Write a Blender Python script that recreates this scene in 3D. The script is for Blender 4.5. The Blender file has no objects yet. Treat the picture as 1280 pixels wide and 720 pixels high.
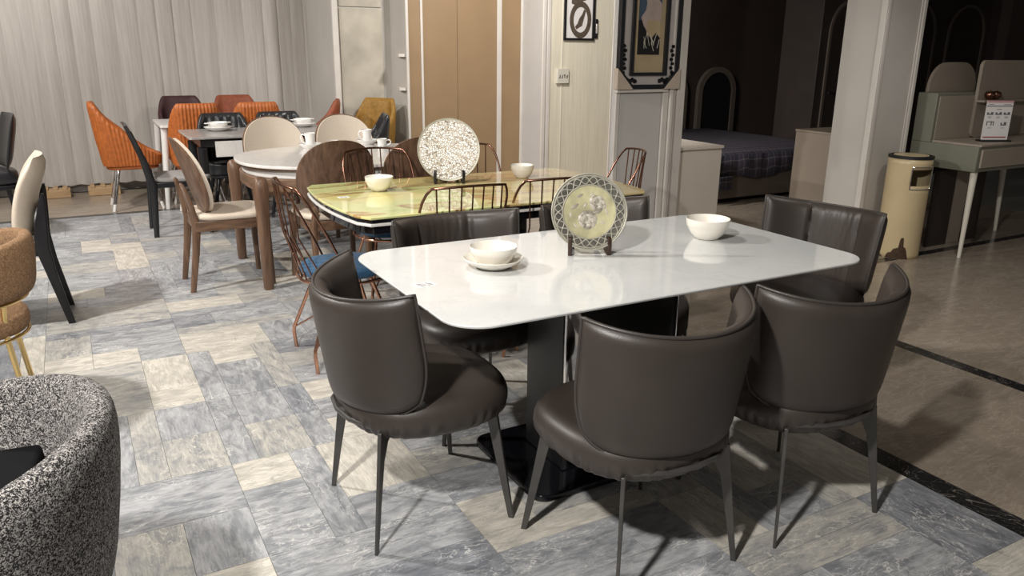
import bpy, bmesh, math, random
from mathutils import Vector, Matrix
PI = math.pi
S = bpy.context.scene
C = S.collection
R = random.Random(11)

# ------------------------------------------------------------------ camera
cam = bpy.data.cameras.new('camera'); cam_o = bpy.data.objects.new('camera', cam); C.objects.link(cam_o)
cam.sensor_width = 36.0; cam.lens = 979.0 * 36 / 1280; cam.clip_start = 0.05; cam.clip_end = 100
yaw, pitch, roll = 0.5070, 0.29516, 0.01025
fwd = Vector((math.sin(yaw) * math.cos(pitch), math.cos(yaw) * math.cos(pitch), -math.sin(pitch)))
rgt = Vector((math.cos(yaw), -math.sin(yaw), 0)); up = rgt.cross(fwd)
r2 = rgt * math.cos(roll) + up * math.sin(roll); u2 = -rgt * math.sin(roll) + up * math.cos(roll)
m = Matrix((r2, u2, -fwd)).transposed().to_4x4(); m.translation = Vector((0, 0, 1.5))
cam_o.matrix_world = m
S.camera = cam_o

# ------------------------------------------------------------------ world, lights, exposure
w = bpy.data.worlds.new('world'); S.world = w; w.use_nodes = True
bg = w.node_tree.nodes['Background']; bg.inputs[0].default_value = (1.0, 0.96, 0.92, 1); bg.inputs[1].default_value = 0.13
def lamp(name, loc, aim, power, size, ang=None, col=(1, 0.965, 0.92), blend=0.6):
    l = bpy.data.lights.new(name, 'SPOT'); l.energy = power; l.color = col; l.shadow_soft_size = size
    l.spot_size = math.radians(ang or 120); l.spot_blend = blend
    o = bpy.data.objects.new(name, l); C.objects.link(o); o.location = loc
    o.rotation_euler = (Vector(aim) - Vector(loc)).to_track_quat('-Z', 'Y').to_euler()
    return o
lamp('ceiling_spot_camera_side', (-0.85, 0.55, 2.85), (1.1, 1.6, 0), 400, 0.08, 125, blend=0.35)
lamp('ceiling_spot_aisle_near', (-1.3, 4.4, 2.85), (0.3, 4.6, 0), 330, 0.08, 125)
lamp('ceiling_spot_aisle_far', (-0.9, 7.0, 2.85), (0.9, 8.3, 0.6), 230, 0.08, 140)
lamp('ceiling_spot_dining', (1.0, 3.3, 2.85), (1.5, 3.0, 0), 85, 0.12, 110)
lamp('ceiling_spot_wall', (3.4, 5.9, 2.85), (4.2, 7.6, 0.9), 190, 0.12, 130)
lamp('ceiling_spot_entrance', (4.5, 2.5, 2.85), (4.7, 3.2, 0), 42, 0.12, 104)
vs = S.view_settings
vs.view_transform = 'Standard'; vs.look = 'None'; vs.gamma = 1.0; vs.use_curve_mapping = False; vs.exposure = 0.35

# ------------------------------------------------------------------ materials
def srgb(r, g, b):
    f = lambda c: (c / 255 / 12.92) if c / 255 <= 0.04045 else ((c / 255 + 0.055) / 1.055) ** 2.4
    return (f(r), f(g), f(b), 1)
def new_mat(name):
    mt = bpy.data.materials.new(name); mt.use_nodes = True
    return mt, mt.node_tree, mt.node_tree.nodes['Principled BSDF']
def N(nt, typ, **kw):
    n = nt.nodes.new(typ)
    for k, v in kw.items():
        if k in n.inputs: n.inputs[k].default_value = v
        else: setattr(n, k, v)
    return n
def ramp(nt, fac, stops, mode='LINEAR'):
    n = nt.nodes.new('ShaderNodeValToRGB'); n.color_ramp.interpolation = mode
    e = n.color_ramp.elements
    while len(e) < len(stops): e.new(0.5)
    for i, (p, c) in enumerate(stops): e[i].position = p; e[i].color = c if len(c) == 4 else (*c, 1)
    nt.links.new(fac, n.inputs[0]); return n
def mix(nt, fac, a, b, typ='MIX'):
    n = nt.nodes.new('ShaderNodeMix'); n.data_type = 'RGBA'; n.blend_type = typ
    for i, v in ((0, fac), (6, a), (7, b)):
        if hasattr(v, 'is_linked'): nt.links.new(v, n.inputs[i])
        else: n.inputs[i].default_value = (*v, 1) if isinstance(v, tuple) and len(v) == 3 else v
    return n.outputs[2]
def mapped(nt, scale=(1, 1, 1), kind='Object'):
    tc = nt.nodes.new('ShaderNodeTexCoord'); mp = nt.nodes.new('ShaderNodeMapping')
    mp.inputs['Scale'].default_value = scale; nt.links.new(tc.outputs[kind], mp.inputs[0]); return mp.outputs[0]
def bump(nt, b, h, strength=0.2, dist=0.01):
    n = nt.nodes.new('ShaderNodeBump'); n.inputs['Strength'].default_value = strength; n.inputs['Distance'].default_value = dist
    nt.links.new(h, n.inputs['Height']); nt.links.new(n.outputs[0], b.inputs['Normal'])
def basic(name, col, rough=0.5, metal=0.0, var=0.12, scale=18, bstr=0.05, stretch=(1, 1, 1), coat=0.0, spec=0.5):
    mt, nt, b = new_mat(name)
    nz = N(nt, 'ShaderNodeTexNoise', Scale=scale, Detail=5.0); nt.links.new(mapped(nt, stretch), nz.inputs['Vector'])
    lo = tuple(c * (1 - var) for c in col[:3]); hi = tuple(min(1, c * (1 + var)) for c in col[:3])
    rp = ramp(nt, nz.outputs['Fac'], [(0.3, lo), (0.7, hi)])
    nt.links.new(rp.outputs[0], b.inputs['Base Color'])
    b.inputs['Roughness'].default_value = rough; b.inputs['Metallic'].default_value = metal
    b.inputs['Coat Weight'].default_value = coat; b.inputs['Coat Roughness'].default_value = 0.05
    b.inputs['Specular IOR Level'].default_value = spec
    if bstr: bump(nt, b, nz.outputs['Fac'], bstr)
    return mt
def leather(name, col, rough=0.42):
    mt, nt, b = new_mat(name); v = mapped(nt)
    nz = N(nt, 'ShaderNodeTexNoise', Scale=5.0, Detail=4.0); nt.links.new(v, nz.inputs['Vector'])
    vo = N(nt, 'ShaderNodeTexVoronoi', Scale=320.0); nt.links.new(v, vo.inputs['Vector'])
    rp = ramp(nt, nz.outputs['Fac'], [(0.3, tuple(c * 0.88 for c in col[:3])), (0.7, tuple(c * 1.1 for c in col[:3]))])
    nt.links.new(rp.outputs[0], b.inputs['Base Color']); b.inputs['Roughness'].default_value = rough
    bump(nt, b, vo.outputs['Distance'], 0.12, 0.002); return mt
def wood(name, c1, c2, rough=0.4, stretch=(12, 12, 1.2)):
    mt, nt, b = new_mat(name)
    nz = N(nt, 'ShaderNodeTexNoise', Scale=3.0, Detail=8.0, Distortion=0.6); nt.links.new(mapped(nt, stretch), nz.inputs['Vector'])
    rp = ramp(nt, nz.outputs['Fac'], [(0.3, c1), (0.7, c2)])
    nt.links.new(rp.outputs[0], b.inputs['Base Color']); b.inputs['Roughness'].default_value = rough
    bump(nt, b, nz.outputs['Fac'], 0.05, 0.003); return mt
def stone(name, base, dark, vein, axis=0, rough=0.3, vscale=1.0, vamt=0.7, per_piece=True, coat=0.0, thin=0.02, cloud=(0.3, 0.7), streak=False):
    """veined stone laid in world space, offset per piece"""
    mt, nt, b = new_mat(name)
    g = nt.nodes.new('ShaderNodeNewGeometry'); mp = nt.nodes.new('ShaderNodeMapping')
    s = (1.0, 2.6, 2.0) if axis == 0 else (2.6, 1.0, 2.0) if axis == 1 else (1.5, 1.5, 1.5)
    mp.inputs['Scale'].default_value = tuple(x * vscale for x in s); nt.links.new(g.outputs['Position'], mp.inputs[0])
    oi = nt.nodes.new('ShaderNodeObjectInfo')
    ad = N(nt, 'ShaderNodeMath', operation='ADD'); nt.links.new(oi.outputs['Random'], ad.inputs[0]); nt.links.new(g.outputs['Random Per Island'], ad.inputs[1])
    ml = N(nt, 'ShaderNodeMath', operation='MULTIPLY'); nt.links.new(ad.outputs[0], ml.inputs[0]); ml.inputs[1].default_value = 37.0 if per_piece else 0.0
    def nz(scale, det, dis, rg=0.55):
        n = N(nt, 'ShaderNodeTexNoise', noise_dimensions='4D'); n.inputs['Scale'].default_value = scale; n.inputs['Detail'].default_value = det
        n.inputs['Distortion'].default_value = dis; n.inputs['Roughness'].default_value = rg
        nt.links.new(mp.outputs[0], n.inputs['Vector']); nt.links.new(ml.outputs[0], n.inputs['W']); return n.outputs['Fac']
    a = nz(3.2, 8, 1.2, 0.62); v1 = nz(1.6, 3, 2.6, 0.5); v2 = nz(4.0, 3.5, 2.2, 0.5)
    body = ramp(nt, a, [(cloud[0], dark), (cloud[1], base)]).outputs[0]
    if streak:
        mp2 = nt.nodes.new('ShaderNodeMapping'); mp2.inputs['Scale'].default_value = (1, 5, 1) if axis == 0 else (5, 1, 1); nt.links.new(mp.outputs[0], mp2.inputs[0])
        sn = N(nt, 'ShaderNodeTexNoise', noise_dimensions='4D'); sn.inputs['Scale'].default_value = 5.0; sn.inputs['Detail'].default_value = 9; sn.inputs['Distortion'].default_value = 0.8; sn.inputs['Roughness'].default_value = 0.7
        nt.links.new(mp2.outputs[0], sn.inputs['Vector']); nt.links.new(ml.outputs[0], sn.inputs['W'])
        st = ramp(nt, sn.outputs['Fac'], [(0.36, (0.80, 0.80, 0.81)), (0.5, (1, 1, 1)), (0.66, (1.22, 1.21, 1.19))]).outputs[0]
        body = mix(nt, 1.0, body, st, 'MULTIPLY')
    gate = ramp(nt, nz(1.3, 2, 0.5), [(0.42, (0.12, 0.12, 0.12)), (0.62, (1, 1, 1))]).outputs[0] if streak else None
    def vein_mask(v, w_):
        sb = N(nt, 'ShaderNodeMath', operation='SUBTRACT'); nt.links.new(v, sb.inputs[0]); sb.inputs[1].default_value = 0.5
        ab = N(nt, 'ShaderNodeMath', operation='ABSOLUTE'); nt.links.new(sb.outputs[0], ab.inputs[0])
        rp_ = ramp(nt, ab.outputs[0], [(0.0, (vamt,) * 3), (w_, (0, 0, 0))]).outputs[0]
        return mix(nt, 1.0, rp_, gate, 'MULTIPLY') if gate else rp_
    c1 = mix(nt, vein_mask(v1, thin), body, vein); c2 = mix(nt, vein_mask(v2, thin * 0.8), c1, vein)
    nt.links.new(c2, b.inputs['Base Color']); b.inputs['Roughness'].default_value = rough
    b.inputs['Coat Weight'].default_value = coat; b.inputs['Coat Roughness'].default_value = 0.04
    return mt
M = {}
M['leather'] = leather('taupe_leather', (0.041, 0.032, 0.027), 0.42)
M['piping'] = leather('taupe_piping', (0.045, 0.038, 0.034), 0.4)
M['gunmetal'] = basic('gunmetal', (0.10, 0.095, 0.09), 0.42, 0.6, bstr=0)
M['black_metal'] = basic('black_metal', (0.012, 0.012, 0.013), 0.35, 0.2, bstr=0)
M['black_gloss'] = basic('black_gloss', (0.006, 0.006, 0.008), 0.06, 0, bstr=0)
M['chrome'] = basic('chrome', (0.75, 0.73, 0.72), 0.07, 1.0, bstr=0, var=0.03)
M['copper'] = basic('rose_copper', (0.62, 0.34, 0.23), 0.22, 1.0, bstr=0, var=0.06)
M['dark_copper'] = basic('brown_copper', (0.26, 0.13, 0.09), 0.25, 1.0, bstr=0, var=0.06)
M['gold'] = basic('brass_gold', (0.75, 0.55, 0.25), 0.2, 1.0, bstr=0, var=0.05)
M['porcelain'] = basic('cream_porcelain', (0.82, 0.78, 0.70), 0.16, 0, bstr=0, var=0.02, coat=0.4)
M['white_porcelain'] = basic('white_porcelain', (0.85, 0.83, 0.80), 0.2, 0, bstr=0, var=0.02, coat=0.4)
M['marble'] = stone('white_marble', (0.70, 0.70, 0.685), (0.60, 0.61, 0.605), (0.50, 0.51, 0.51), 2, 0.07, 0.55, 0.22, False, 0.3, 0.012)
M['marble_far'] = stone('white_sintered_stone', (0.80, 0.77, 0.73), (0.72, 0.69, 0.66), (0.5, 0.48, 0.46), 2, 0.12, 0.8, 0.4, False, 0.2, 0.012)
M['grey_top'] = stone('grey_ceramic', (0.36, 0.34, 0.32), (0.27, 0.26, 0.25), (0.5, 0.48, 0.46), 2, 0.25, 1.0, 0.4, False)
M['walnut'] = wood('walnut', (0.085, 0.045, 0.026, 1), (0.20, 0.115, 0.07, 1), 0.38)
M['walnut_rail'] = wood('walnut_rail', (0.10, 0.055, 0.032, 1), (0.22, 0.13, 0.08, 1), 0.38, (2, 2, 14))
M['cream_pad'] = basic('cream_upholstery', (0.62, 0.53, 0.43), 0.55, 0, 0.06, 120, 0.05)
M['black_wood'] = basic('black_lacquered_wood', (0.010, 0.010, 0.012), 0.3, 0, 0.2, 30, 0.03)
M['grey_pad'] = basic('grey_upholstery', (0.28, 0.26, 0.25), 0.75, 0, 0.1, 160, 0.08)
M['blue_velvet'] = basic('blue_velvet', (0.018, 0.075, 0.155), 0.8, 0, 0.25, 25, 0.08)
M['blue_velvet'].node_tree.nodes['Principled BSDF'].inputs['Sheen Weight'].default_value = 0.12
M['navy_velvet'] = basic('navy_fabric', (0.010, 0.020, 0.042), 0.8, 0, 0.2, 25, 0.05)
M['orange'] = basic('orange_velvet', (0.42, 0.115, 0.022), 0.5, 0, 0.2, 30, 0.05)
M['burgundy'] = basic('burgundy_velvet', (0.045, 0.014, 0.016), 0.6, 0, 0.2, 30, 0.05)
M['rust'] = basic('rust_velvet', (0.24, 0.06, 0.024), 0.6, 0, 0.2, 30, 0.05)
M['mustard'] = basic('mustard_velvet', (0.26, 0.135, 0.018), 0.6, 0, 0.2, 30, 0.05)
M['black_leather'] = leather('black_leather', (0.022, 0.022, 0.024), 0.3)
M['white_paint'] = basic('white_gloss_paint', (0.72, 0.70, 0.67), 0.3, 0, 0.03, 10, 0)
M['trim_white'] = basic('off_white_trim', (0.62, 0.58, 0.53), 0.5, 0, 0.05, 6, 0.02)
M['wall_white'] = basic('greige_paint', (0.52, 0.49, 0.45), 0.6, 0, 0.05, 3, 0.02)
M['wall_grey'] = basic('grey_paint', (0.52, 0.50, 0.48), 0.6, 0, 0.04, 3, 0.02)
M['tan'] = basic('tan_panel', (0.29, 0.192, 0.105), 0.6, 0, 0.05, 4, 0.02)
M['plaster'] = basic('mottled_plaster', (0.44, 0.40, 0.33), 0.65, 0, 0.20, 3.5, 0.06)
M['cream_wall'] = basic('combed_cream_wallpaper', (0.70, 0.645, 0.52), 0.6, 0, 0.10, 5, 0.1, (22, 22, 0.5))
M['taupe_board'] = basic('taupe_board', (0.30, 0.25, 0.20), 0.5, 0, 0.05, 4, 0)
M['sage'] = basic('sage_green_lacquer', (0.175, 0.175, 0.135), 0.45, 0, 0.05, 4, 0)
M['cabinet'] = basic('pale_beige_cabinet', (0.64, 0.58, 0.50), 0.45, 0, 0.03, 4, 0)
M['dark_brown'] = basic('dark_brown_veneer', (0.030, 0.021, 0.018), 0.5, 0, 0.15, 5, 0.02)
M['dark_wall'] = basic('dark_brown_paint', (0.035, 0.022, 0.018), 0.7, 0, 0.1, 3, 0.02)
M['arch_border'] = basic('dark_taupe_border', (0.11, 0.086, 0.07), 0.5, 0, 0.1, 5, 0)
M['matte_black'] = basic('matte_black_fabric', (0.006, 0.006, 0.007), 0.9, 0, 0.1, 60, 0.05, spec=0.1)
M['near_black'] = basic('near_black', (0.008, 0.008, 0.009), 0.5, 0, 0.1, 5, 0)
M['card'] = basic('cardboard', (0.48, 0.40, 0.32), 0.8, 0, 0.05, 20, 0.02)
M['paper'] = basic('white_paper', (0.75, 0.72, 0.70), 0.5, 0, 0.02, 5, 0)
M['ink'] = basic('grey_ink', (0.12, 0.12, 0.13), 0.6, 0, 0.02, 5, 0)
M['red_ink'] = basic('red_ink', (0.32, 0.03, 0.05), 0.6, 0, 0.02, 5, 0)
M['pink_ink'] = basic('pink_ink', (0.55, 0.30, 0.32), 0.6, 0, 0.02, 5, 0)
M['navy_ink'] = basic('navy_ink', (0.03, 0.03, 0.07), 0.6, 0, 0.02, 5, 0)
M['bin_enamel'] = basic('cream_enamel', (0.55, 0.44, 0.26), 0.35, 0, 0.06, 5, 0.02)
M['rusted'] = basic('rust_patch', (0.05, 0.025, 0.012), 0.8, 0, 0.4, 40, 0.2)
M['pine'] = wood('pine', (0.38, 0.24, 0.12, 1), (0.52, 0.36, 0.2, 1), 0.6, (2, 10, 10))
M['dark_walnut'] = wood('dark_stained_wood', (0.025, 0.014, 0.009, 1), (0.06, 0.033, 0.02, 1), 0.35)
M['grout'] = basic('grout', (0.17, 0.165, 0.155), 0.9, 0, 0.1, 30, 0)
M['ceiling'] = basic('ceiling_paint', (0.5, 0.48, 0.45), 0.8, 0, 0.03, 3, 0)
M['bone'] = basic('bone_paint', (0.62, 0.58, 0.50), 0.4, 0, 0.03, 5, 0)
# floor stones
TONES = [('grey', (0.40, 0.405, 0.415), (0.21, 0.22, 0.235), (0.74, 0.72, 0.68)),
         ('slate', (0.29, 0.30, 0.32), (0.15, 0.16, 0.18), (0.68, 0.67, 0.64)),
         ('cream', (0.64, 0.60, 0.53), (0.45, 0.425, 0.375), (0.30, 0.29, 0.27)),
         ('beige', (0.47, 0.45, 0.41), (0.26, 0.265, 0.27), (0.70, 0.66, 0.58))]
for nm, a, d, v in TONES:
    for ax in (0, 1):
        M['tile_%s_%d' % (nm, ax)] = stone('marble_tile_%s_%s' % (nm, 'xy'[ax]), a, d, v, ax, 0.34, 2.2, 0.85, True, 0.0, 0.016, (0.38, 0.60), True)
M['slab'] = stone('brown_marble_slab', (0.34, 0.285, 0.225), (0.25, 0.205, 0.16), (0.46, 0.40, 0.33), 0, 0.22, 1.1, 0.35, True, 0, 0.03)
M['black_marble'] = stone('black_marble', (0.022, 0.021, 0.021), (0.010, 0.010, 0.011), (0.4, 0.37, 0.33), 2, 0.2, 1.6, 0.5, True, 0, 0.006)
# special materials
def mk_onyx():
    mt, nt, b = new_mat('green_onyx'); v = mapped(nt, (1.0, 1.5, 1))
    n1 = N(nt, 'ShaderNodeTexNoise', Scale=1.6, Detail=4.0, Distortion=1.0); nt.links.new(v, n1.inputs['Vector'])
    n2 = N(nt, 'ShaderNodeTexNoise', Scale=1.1, Detail=6.0, Distortion=1.4); nt.links.new(mapped(nt, (0.8, 2.0, 1)), n2.inputs['Vector'])
    c = ramp(nt, n1.outputs['Fac'], [(0.3, srgb(176, 190, 120)), (0.45, srgb(208, 212, 150)), (0.58, srgb(220, 210, 140)), (0.72, srgb(200, 165, 90))]).outputs[0]
    k = ramp(nt, n2.outputs['Fac'], [(0.45, (0, 0, 0)), (0.485, (0.8,) * 3), (0.50, (0.45,) * 3), (0.56, (0, 0, 0))]).outputs[0]
    tc = nt.nodes.new('ShaderNodeTexCoord'); sx = nt.nodes.new('ShaderNodeSeparateXYZ'); nt.links.new(tc.outputs['Object'], sx.inputs[0])
    g = N(nt, 'ShaderNodeMapRange'); nt.links.new(sx.outputs[0], g.inputs[0]); g.inputs[1].default_value = -0.3; g.inputs[2].default_value = 0.6
    c2 = mix(nt, k, c, srgb(150, 92, 50)); pink = mix(nt, 0.55, c2, srgb(196, 158, 126))
    nt.links.new(mix(nt, g.outputs[0], c2, pink), b.inputs['Base Color'])
    b.inputs['Roughness'].default_value = 0.06; b.inputs['Coat Weight'].default_value = 0.5; return mt
M['onyx'] = mk_onyx()
def mk_boucle(name, c1, c2, scale):
    mt, nt, b = new_mat(name); v = mapped(nt)
    nz = N(nt, 'ShaderNodeTexNoise', Scale=scale, Detail=2.5, Distortion=2.0); nt.links.new(v, nz.inputs['Vector'])
    rp = ramp(nt, nz.outputs['Fac'], [(0.49, c1), (0.57, c2)])
    nt.links.new(rp.outputs[0], b.inputs['Base Color']); b.inputs['Roughness'].default_value = 0.9
    bump(nt, b, nz.outputs['Fac'], 0.8, 0.006); return mt
M['boucle_bw'] = mk_boucle('black_white_boucle', (0.010, 0.009, 0.010, 1), (0.50, 0.47, 0.45, 1), 180)
M['boucle_brown'] = mk_boucle('caramel_boucle', (0.17, 0.09, 0.04, 1), (0.38, 0.23, 0.12, 1), 160)
def mk_curtain():
    mt, nt, b = new_mat('sheer_curtain')
    wv = N(nt, 'ShaderNodeTexNoise', Scale=9.0, Detail=3.0); nt.links.new(mapped(nt, (6, 6, 0.25)), wv.inputs['Vector'])
    rp = ramp(nt, wv.outputs['Fac'], [(0.3, (0.50, 0.46, 0.425)), (0.7, (0.60, 0.56, 0.515))])
    nt.links.new(rp.outputs[0], b.inputs['Base Color']); b.inputs['Roughness'].default_value = 0.85
    tr = nt.nodes.new('ShaderNodeBsdfTranslucent'); nt.links.new(rp.outputs[0], tr.inputs[0])
    mx = nt.nodes.new('ShaderNodeMixShader'); mx.inputs[0].default_value = 0.15
    nt.links.new(b.outputs[0], mx.inputs[1]); nt.links.new(tr.outputs[0], mx.inputs[2])
    nt.links.new(mx.outputs[0], nt.nodes['Material Output'].inputs[0]); return mt
M['curtain'] = mk_curtain()
def mk_plaid():
    mt, nt, b = new_mat('plaid_blanket'); v = mapped(nt)
    w1 = N(nt, 'ShaderNodeTexWave', Scale=2.6, wave_type='BANDS', bands_direction='X'); nt.links.new(v, w1.inputs['Vector'])
    w2 = N(nt, 'ShaderNodeTexWave', Scale=2.6, wave_type='BANDS', bands_direction='DIAGONAL'); nt.links.new(mapped(nt, (0, 1, 1)), w2.inputs['Vector'])
    a = ramp(nt, w1.outputs['Fac'], [(0.0, (0.03, 0.03, 0.05)), (0.5, (0.035, 0.03, 0.045)), (0.62, (0.24, 0.2, 0.2)), (0.7, (0.05, 0.04, 0.06)), (1, (0.04, 0.03, 0.045))]).outputs[0]
    c = ramp(nt, w2.outputs['Fac'], [(0.0, (0.03, 0.03, 0.05)), (0.5, (0.035, 0.03, 0.045)), (0.62, (0.24, 0.2, 0.2)), (0.7, (0.05, 0.04, 0.06)), (1, (0.04, 0.03, 0.045))]).outputs[0]
    nt.links.new(mix(nt, 0.5, a, c), b.inputs['Base Color']); b.inputs['Roughness'].default_value = 0.9; return mt
M['plaid'] = mk_plaid()
def mk_mosaic():
    mt, nt, b = new_mat('shell_mosaic'); v = mapped(nt)
    vo = N(nt, 'ShaderNodeTexVoronoi', Scale=85.0); nt.links.new(v, vo.inputs['Vector'])
    ve = N(nt, 'ShaderNodeTexVoronoi', Scale=85.0, feature='DISTANCE_TO_EDGE'); nt.links.new(v, ve.inputs['Vector'])
    sp = nt.nodes.new('ShaderNodeSeparateColor'); nt.links.new(vo.outputs['Color'], sp.inputs[0])
    c = ramp(nt, sp.outputs[0], [(0.0, (0.55, 0.48, 0.40)), (0.35, (0.75, 0.71, 0.65)), (0.7, (0.92, 0.9, 0.88))]).outputs[0]
    e = ramp(nt, ve.outputs['Distance'], [(0.04, (1, 1, 1)), (0.13, (0, 0, 0))]).outputs[0]
    nt.links.new(mix(nt, e, c, (0.22, 0.18, 0.13, 1)), b.inputs['Base Color']); b.inputs['Roughness'].default_value = 0.2
    return mt
M['mosaic'] = mk_mosaic()
M['plate_rim'] = basic('pewter_glaze', (0.42, 0.40, 0.33), 0.4, 0.2, 0.15, 30, 0.1)
M['plate_dark'] = basic('dark_glaze', (0.10, 0.095, 0.08), 0.45, 0.1, 0.3, 40, 0.1)
M['plate_yellow'] = basic('pale_yellow_glaze', (0.46, 0.43, 0.26), 0.35, 0, 0.3, 18, 0.25)
M['petal'] = basic('pearl_petal', (0.50, 0.46, 0.38), 0.35, 0, 0.3, 40, 0.1)
M['petal_grey'] = basic('grey_petal', (0.30, 0.27, 0.22), 0.4, 0, 0.3, 40, 0.1)
M['mirror_silver'] = basic('silver_inlay', (0.58, 0.53, 0.50), 0.25, 0.3, 0.05, 8, 0)
M['art_brown'] = basic('art_brown', (0.09, 0.065, 0.045), 0.7, 0, 0.3, 30, 0.05)
M['art_blue'] = basic('art_blue', (0.06, 0.09, 0.14), 0.4, 0, 0.2, 10, 0)
M['art_tan'] = basic('art_tan', (0.46, 0.36, 0.22), 0.4, 0, 0.1, 6, 0)
M['art_face'] = basic('art_pale', (0.46, 0.37, 0.33), 0.4, 0, 0.1, 12, 0)

# ------------------------------------------------------------------ mesh helpers
class MB:
    def __init__(s): s.v = []; s.f = []
    def add(s, vs_, fs):
        o = len(s.v); s.v += [tuple(p) for p in vs_]; s.f += [tuple(i + o for i in q) for q in fs]; return s
    def box(s, x0, x1, y0, y1, z0, z1):
        return s.add([(x0, y0, z0), (x1, y0, z0), (x1, y1, z0), (x0, y1, z0), (x0, y0, z1), (x1, y0, z1), (x1, y1, z1), (x0, y1, z1)],
                     [(3, 2, 1, 0), (4, 5, 6, 7), (0, 1, 5, 4), (1, 2, 6, 5), (2, 3, 7, 6), (3, 0, 4, 7)])
    def loft(s, rings, caps=True, closed=True):
        n = len(rings[0]); vs_ = [p for r in rings for p in r]; fs = []
        for i in range(len(rings) - 1):
            for j in range(n if closed else n - 1):
                k = (j + 1) % n; fs.append((i * n + j, i * n + k, (i + 1) * n + k, (i + 1) * n + j))
        if caps: fs.append(tuple(range(n - 1, -1, -1))); b = (len(rings) - 1) * n; fs.append(tuple(range(b, b + n)))
        return s.add(vs_, fs)
    def tube(s, pts, rad, n=8, closed=False):
        P = [Vector(p) for p in pts]; L = len(P); rings = []; u = None
        for i in range(L):
            if closed: t = P[(i + 1) % L] - P[i - 1]
            else: t = P[min(i + 1, L - 1)] - P[max(i - 1, 0)]
            t.normalize()
            if u is None:
                a = Vector((0, 0, 1)) if abs(t.z) < 0.9 else Vector((1, 0, 0)); u = t.cross(a).normalized()
            else: u = (u - t * u.dot(t)).normalized()
            v = t.cross(u); r = rad[i] if isinstance(rad, (list, tuple)) else rad
            rings.append([P[i] + (u * math.cos(2 * PI * k / n) + v * math.sin(2 * PI * k / n)) * r for k in range(n)])
        if closed: rings.append(rings[0])
        return s.loft(rings, caps=not closed)
    def lathe(s, prof, n=32, c=(0, 0, 0), axis=None):
        rings = []
        for r, z in prof:
            rings.append([(c[0] + max(r, 1e-4) * math.cos(2 * PI * k / n), c[1] + max(r, 1e-4) * math.sin(2 * PI * k / n), c[2] + z) for k in range(n)])
        return s.loft(rings, caps=True)
    def prism(s, out, z0, z1):
        return s.loft([[(x, y, z0) for x, y in out], [(x, y, z1) for x, y in out]])
    def xform(s, mat):
        s.v = [tuple(mat @ Vector(p)) for p in s.v]; return s
    def build(s, name, mat, parent=None, loc=None, rot=None, smooth=40, bevel=0, seg=2):
        me = bpy.data.meshes.new(name); me.from_pydata(s.v, [], s.f)
        bm = bmesh.new(); bm.from_mesh(me); bmesh.ops.recalc_face_normals(bm, faces=bm.faces); bm.to_mesh(me); bm.free()
        me.materials.append(M[mat] if isinstance(mat, str) else mat)
        if smooth:
            me.polygons.foreach_set('use_smooth', [True] * len(me.polygons)); me.set_sharp_from_angle(angle=math.radians(smooth))
        o = bpy.data.objects.new(name, me); C.objects.link(o)
        if parent: o.parent = parent
        if loc: o.location = loc
        if rot: o.rotation_euler = rot
        if bevel:
            md = o.modifiers.new('bevel', 'BEVEL'); md.width = bevel; md.segments = seg; md.limit_method = 'ANGLE'; md.angle_limit = math.radians(40)
        return o
def tag(o, label, cat, group=None):
    o['label'] = label; o['category'] = cat
    if group: o['group'] = group
    return o
def thing(name, label, cat, loc=(0, 0, 0), rz=0.0, group=None):
    o = bpy.data.objects.new(name, None); C.objects.link(o); o.empty_display_size = 0.1
    o.location = loc; o.rotation_euler = (0, 0, rz); return tag(o, label, cat, group)
def dup(root, label, loc, rz=0.0, group=None):
    r = root.copy(); C.objects.link(r); r.location = loc; r.rotation_euler = (0, 0, rz); r['label'] = label
    if group: r['group'] = group
    for ch in list(root.children):
        c = ch.copy(); C.objects.link(c); c.parent = r
        for g in ch.children:
            d = g.copy(); C.objects.link(d); d.parent = c
    return r
def struct(o): o['kind'] = 'structure'; return o
def bx(name, mat, b, parent=None, bevel=0.0, **k):
    return MB().box(*b).build(name, mat, parent, bevel=bevel, smooth=0 if not bevel else 40, **k)
def rrect(x0, x1, y0, y1, r, n=8):
    o = []
    for cx, cy, a in ((x1 - r, y1 - r, 0), (x0 + r, y1 - r, 90), (x0 + r, y0 + r, 180), (x1 - r, y0 + r, 270)):
        for k in range(n + 1):
            t = math.radians(a + 90 * k / n); o.append((cx + r * math.cos(t), cy + r * math.sin(t)))
    return o
def sell(a, b, n, k=64, cx=0, cy=0):
    o = []
    for i in range(k):
        t = 2 * PI * i / k; c, s_ = math.cos(t), math.sin(t)
        o.append((cx + a * math.copysign(abs(c) ** (2 / n), c), cy + b * math.copysign(abs(s_) ** (2 / n), s_)))
    return o
def resample(out, K):
    n = len(out); L = [0.0]
    for k in range(n): a, b = out[k], out[(k + 1) % n]; L.append(L[-1] + math.hypot(b[0] - a[0], b[1] - a[1]))
    res = []; k = 0
    for i in range(K):
        d = L[-1] * i / K
        while L[k + 1] < d: k += 1
        a, b = out[k], out[(k + 1) % n]; q = (d - L[k]) / max(1e-9, L[k + 1] - L[k]); res.append((a[0] + (b[0] - a[0]) * q, a[1] + (b[1] - a[1]) * q))
    return res
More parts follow.
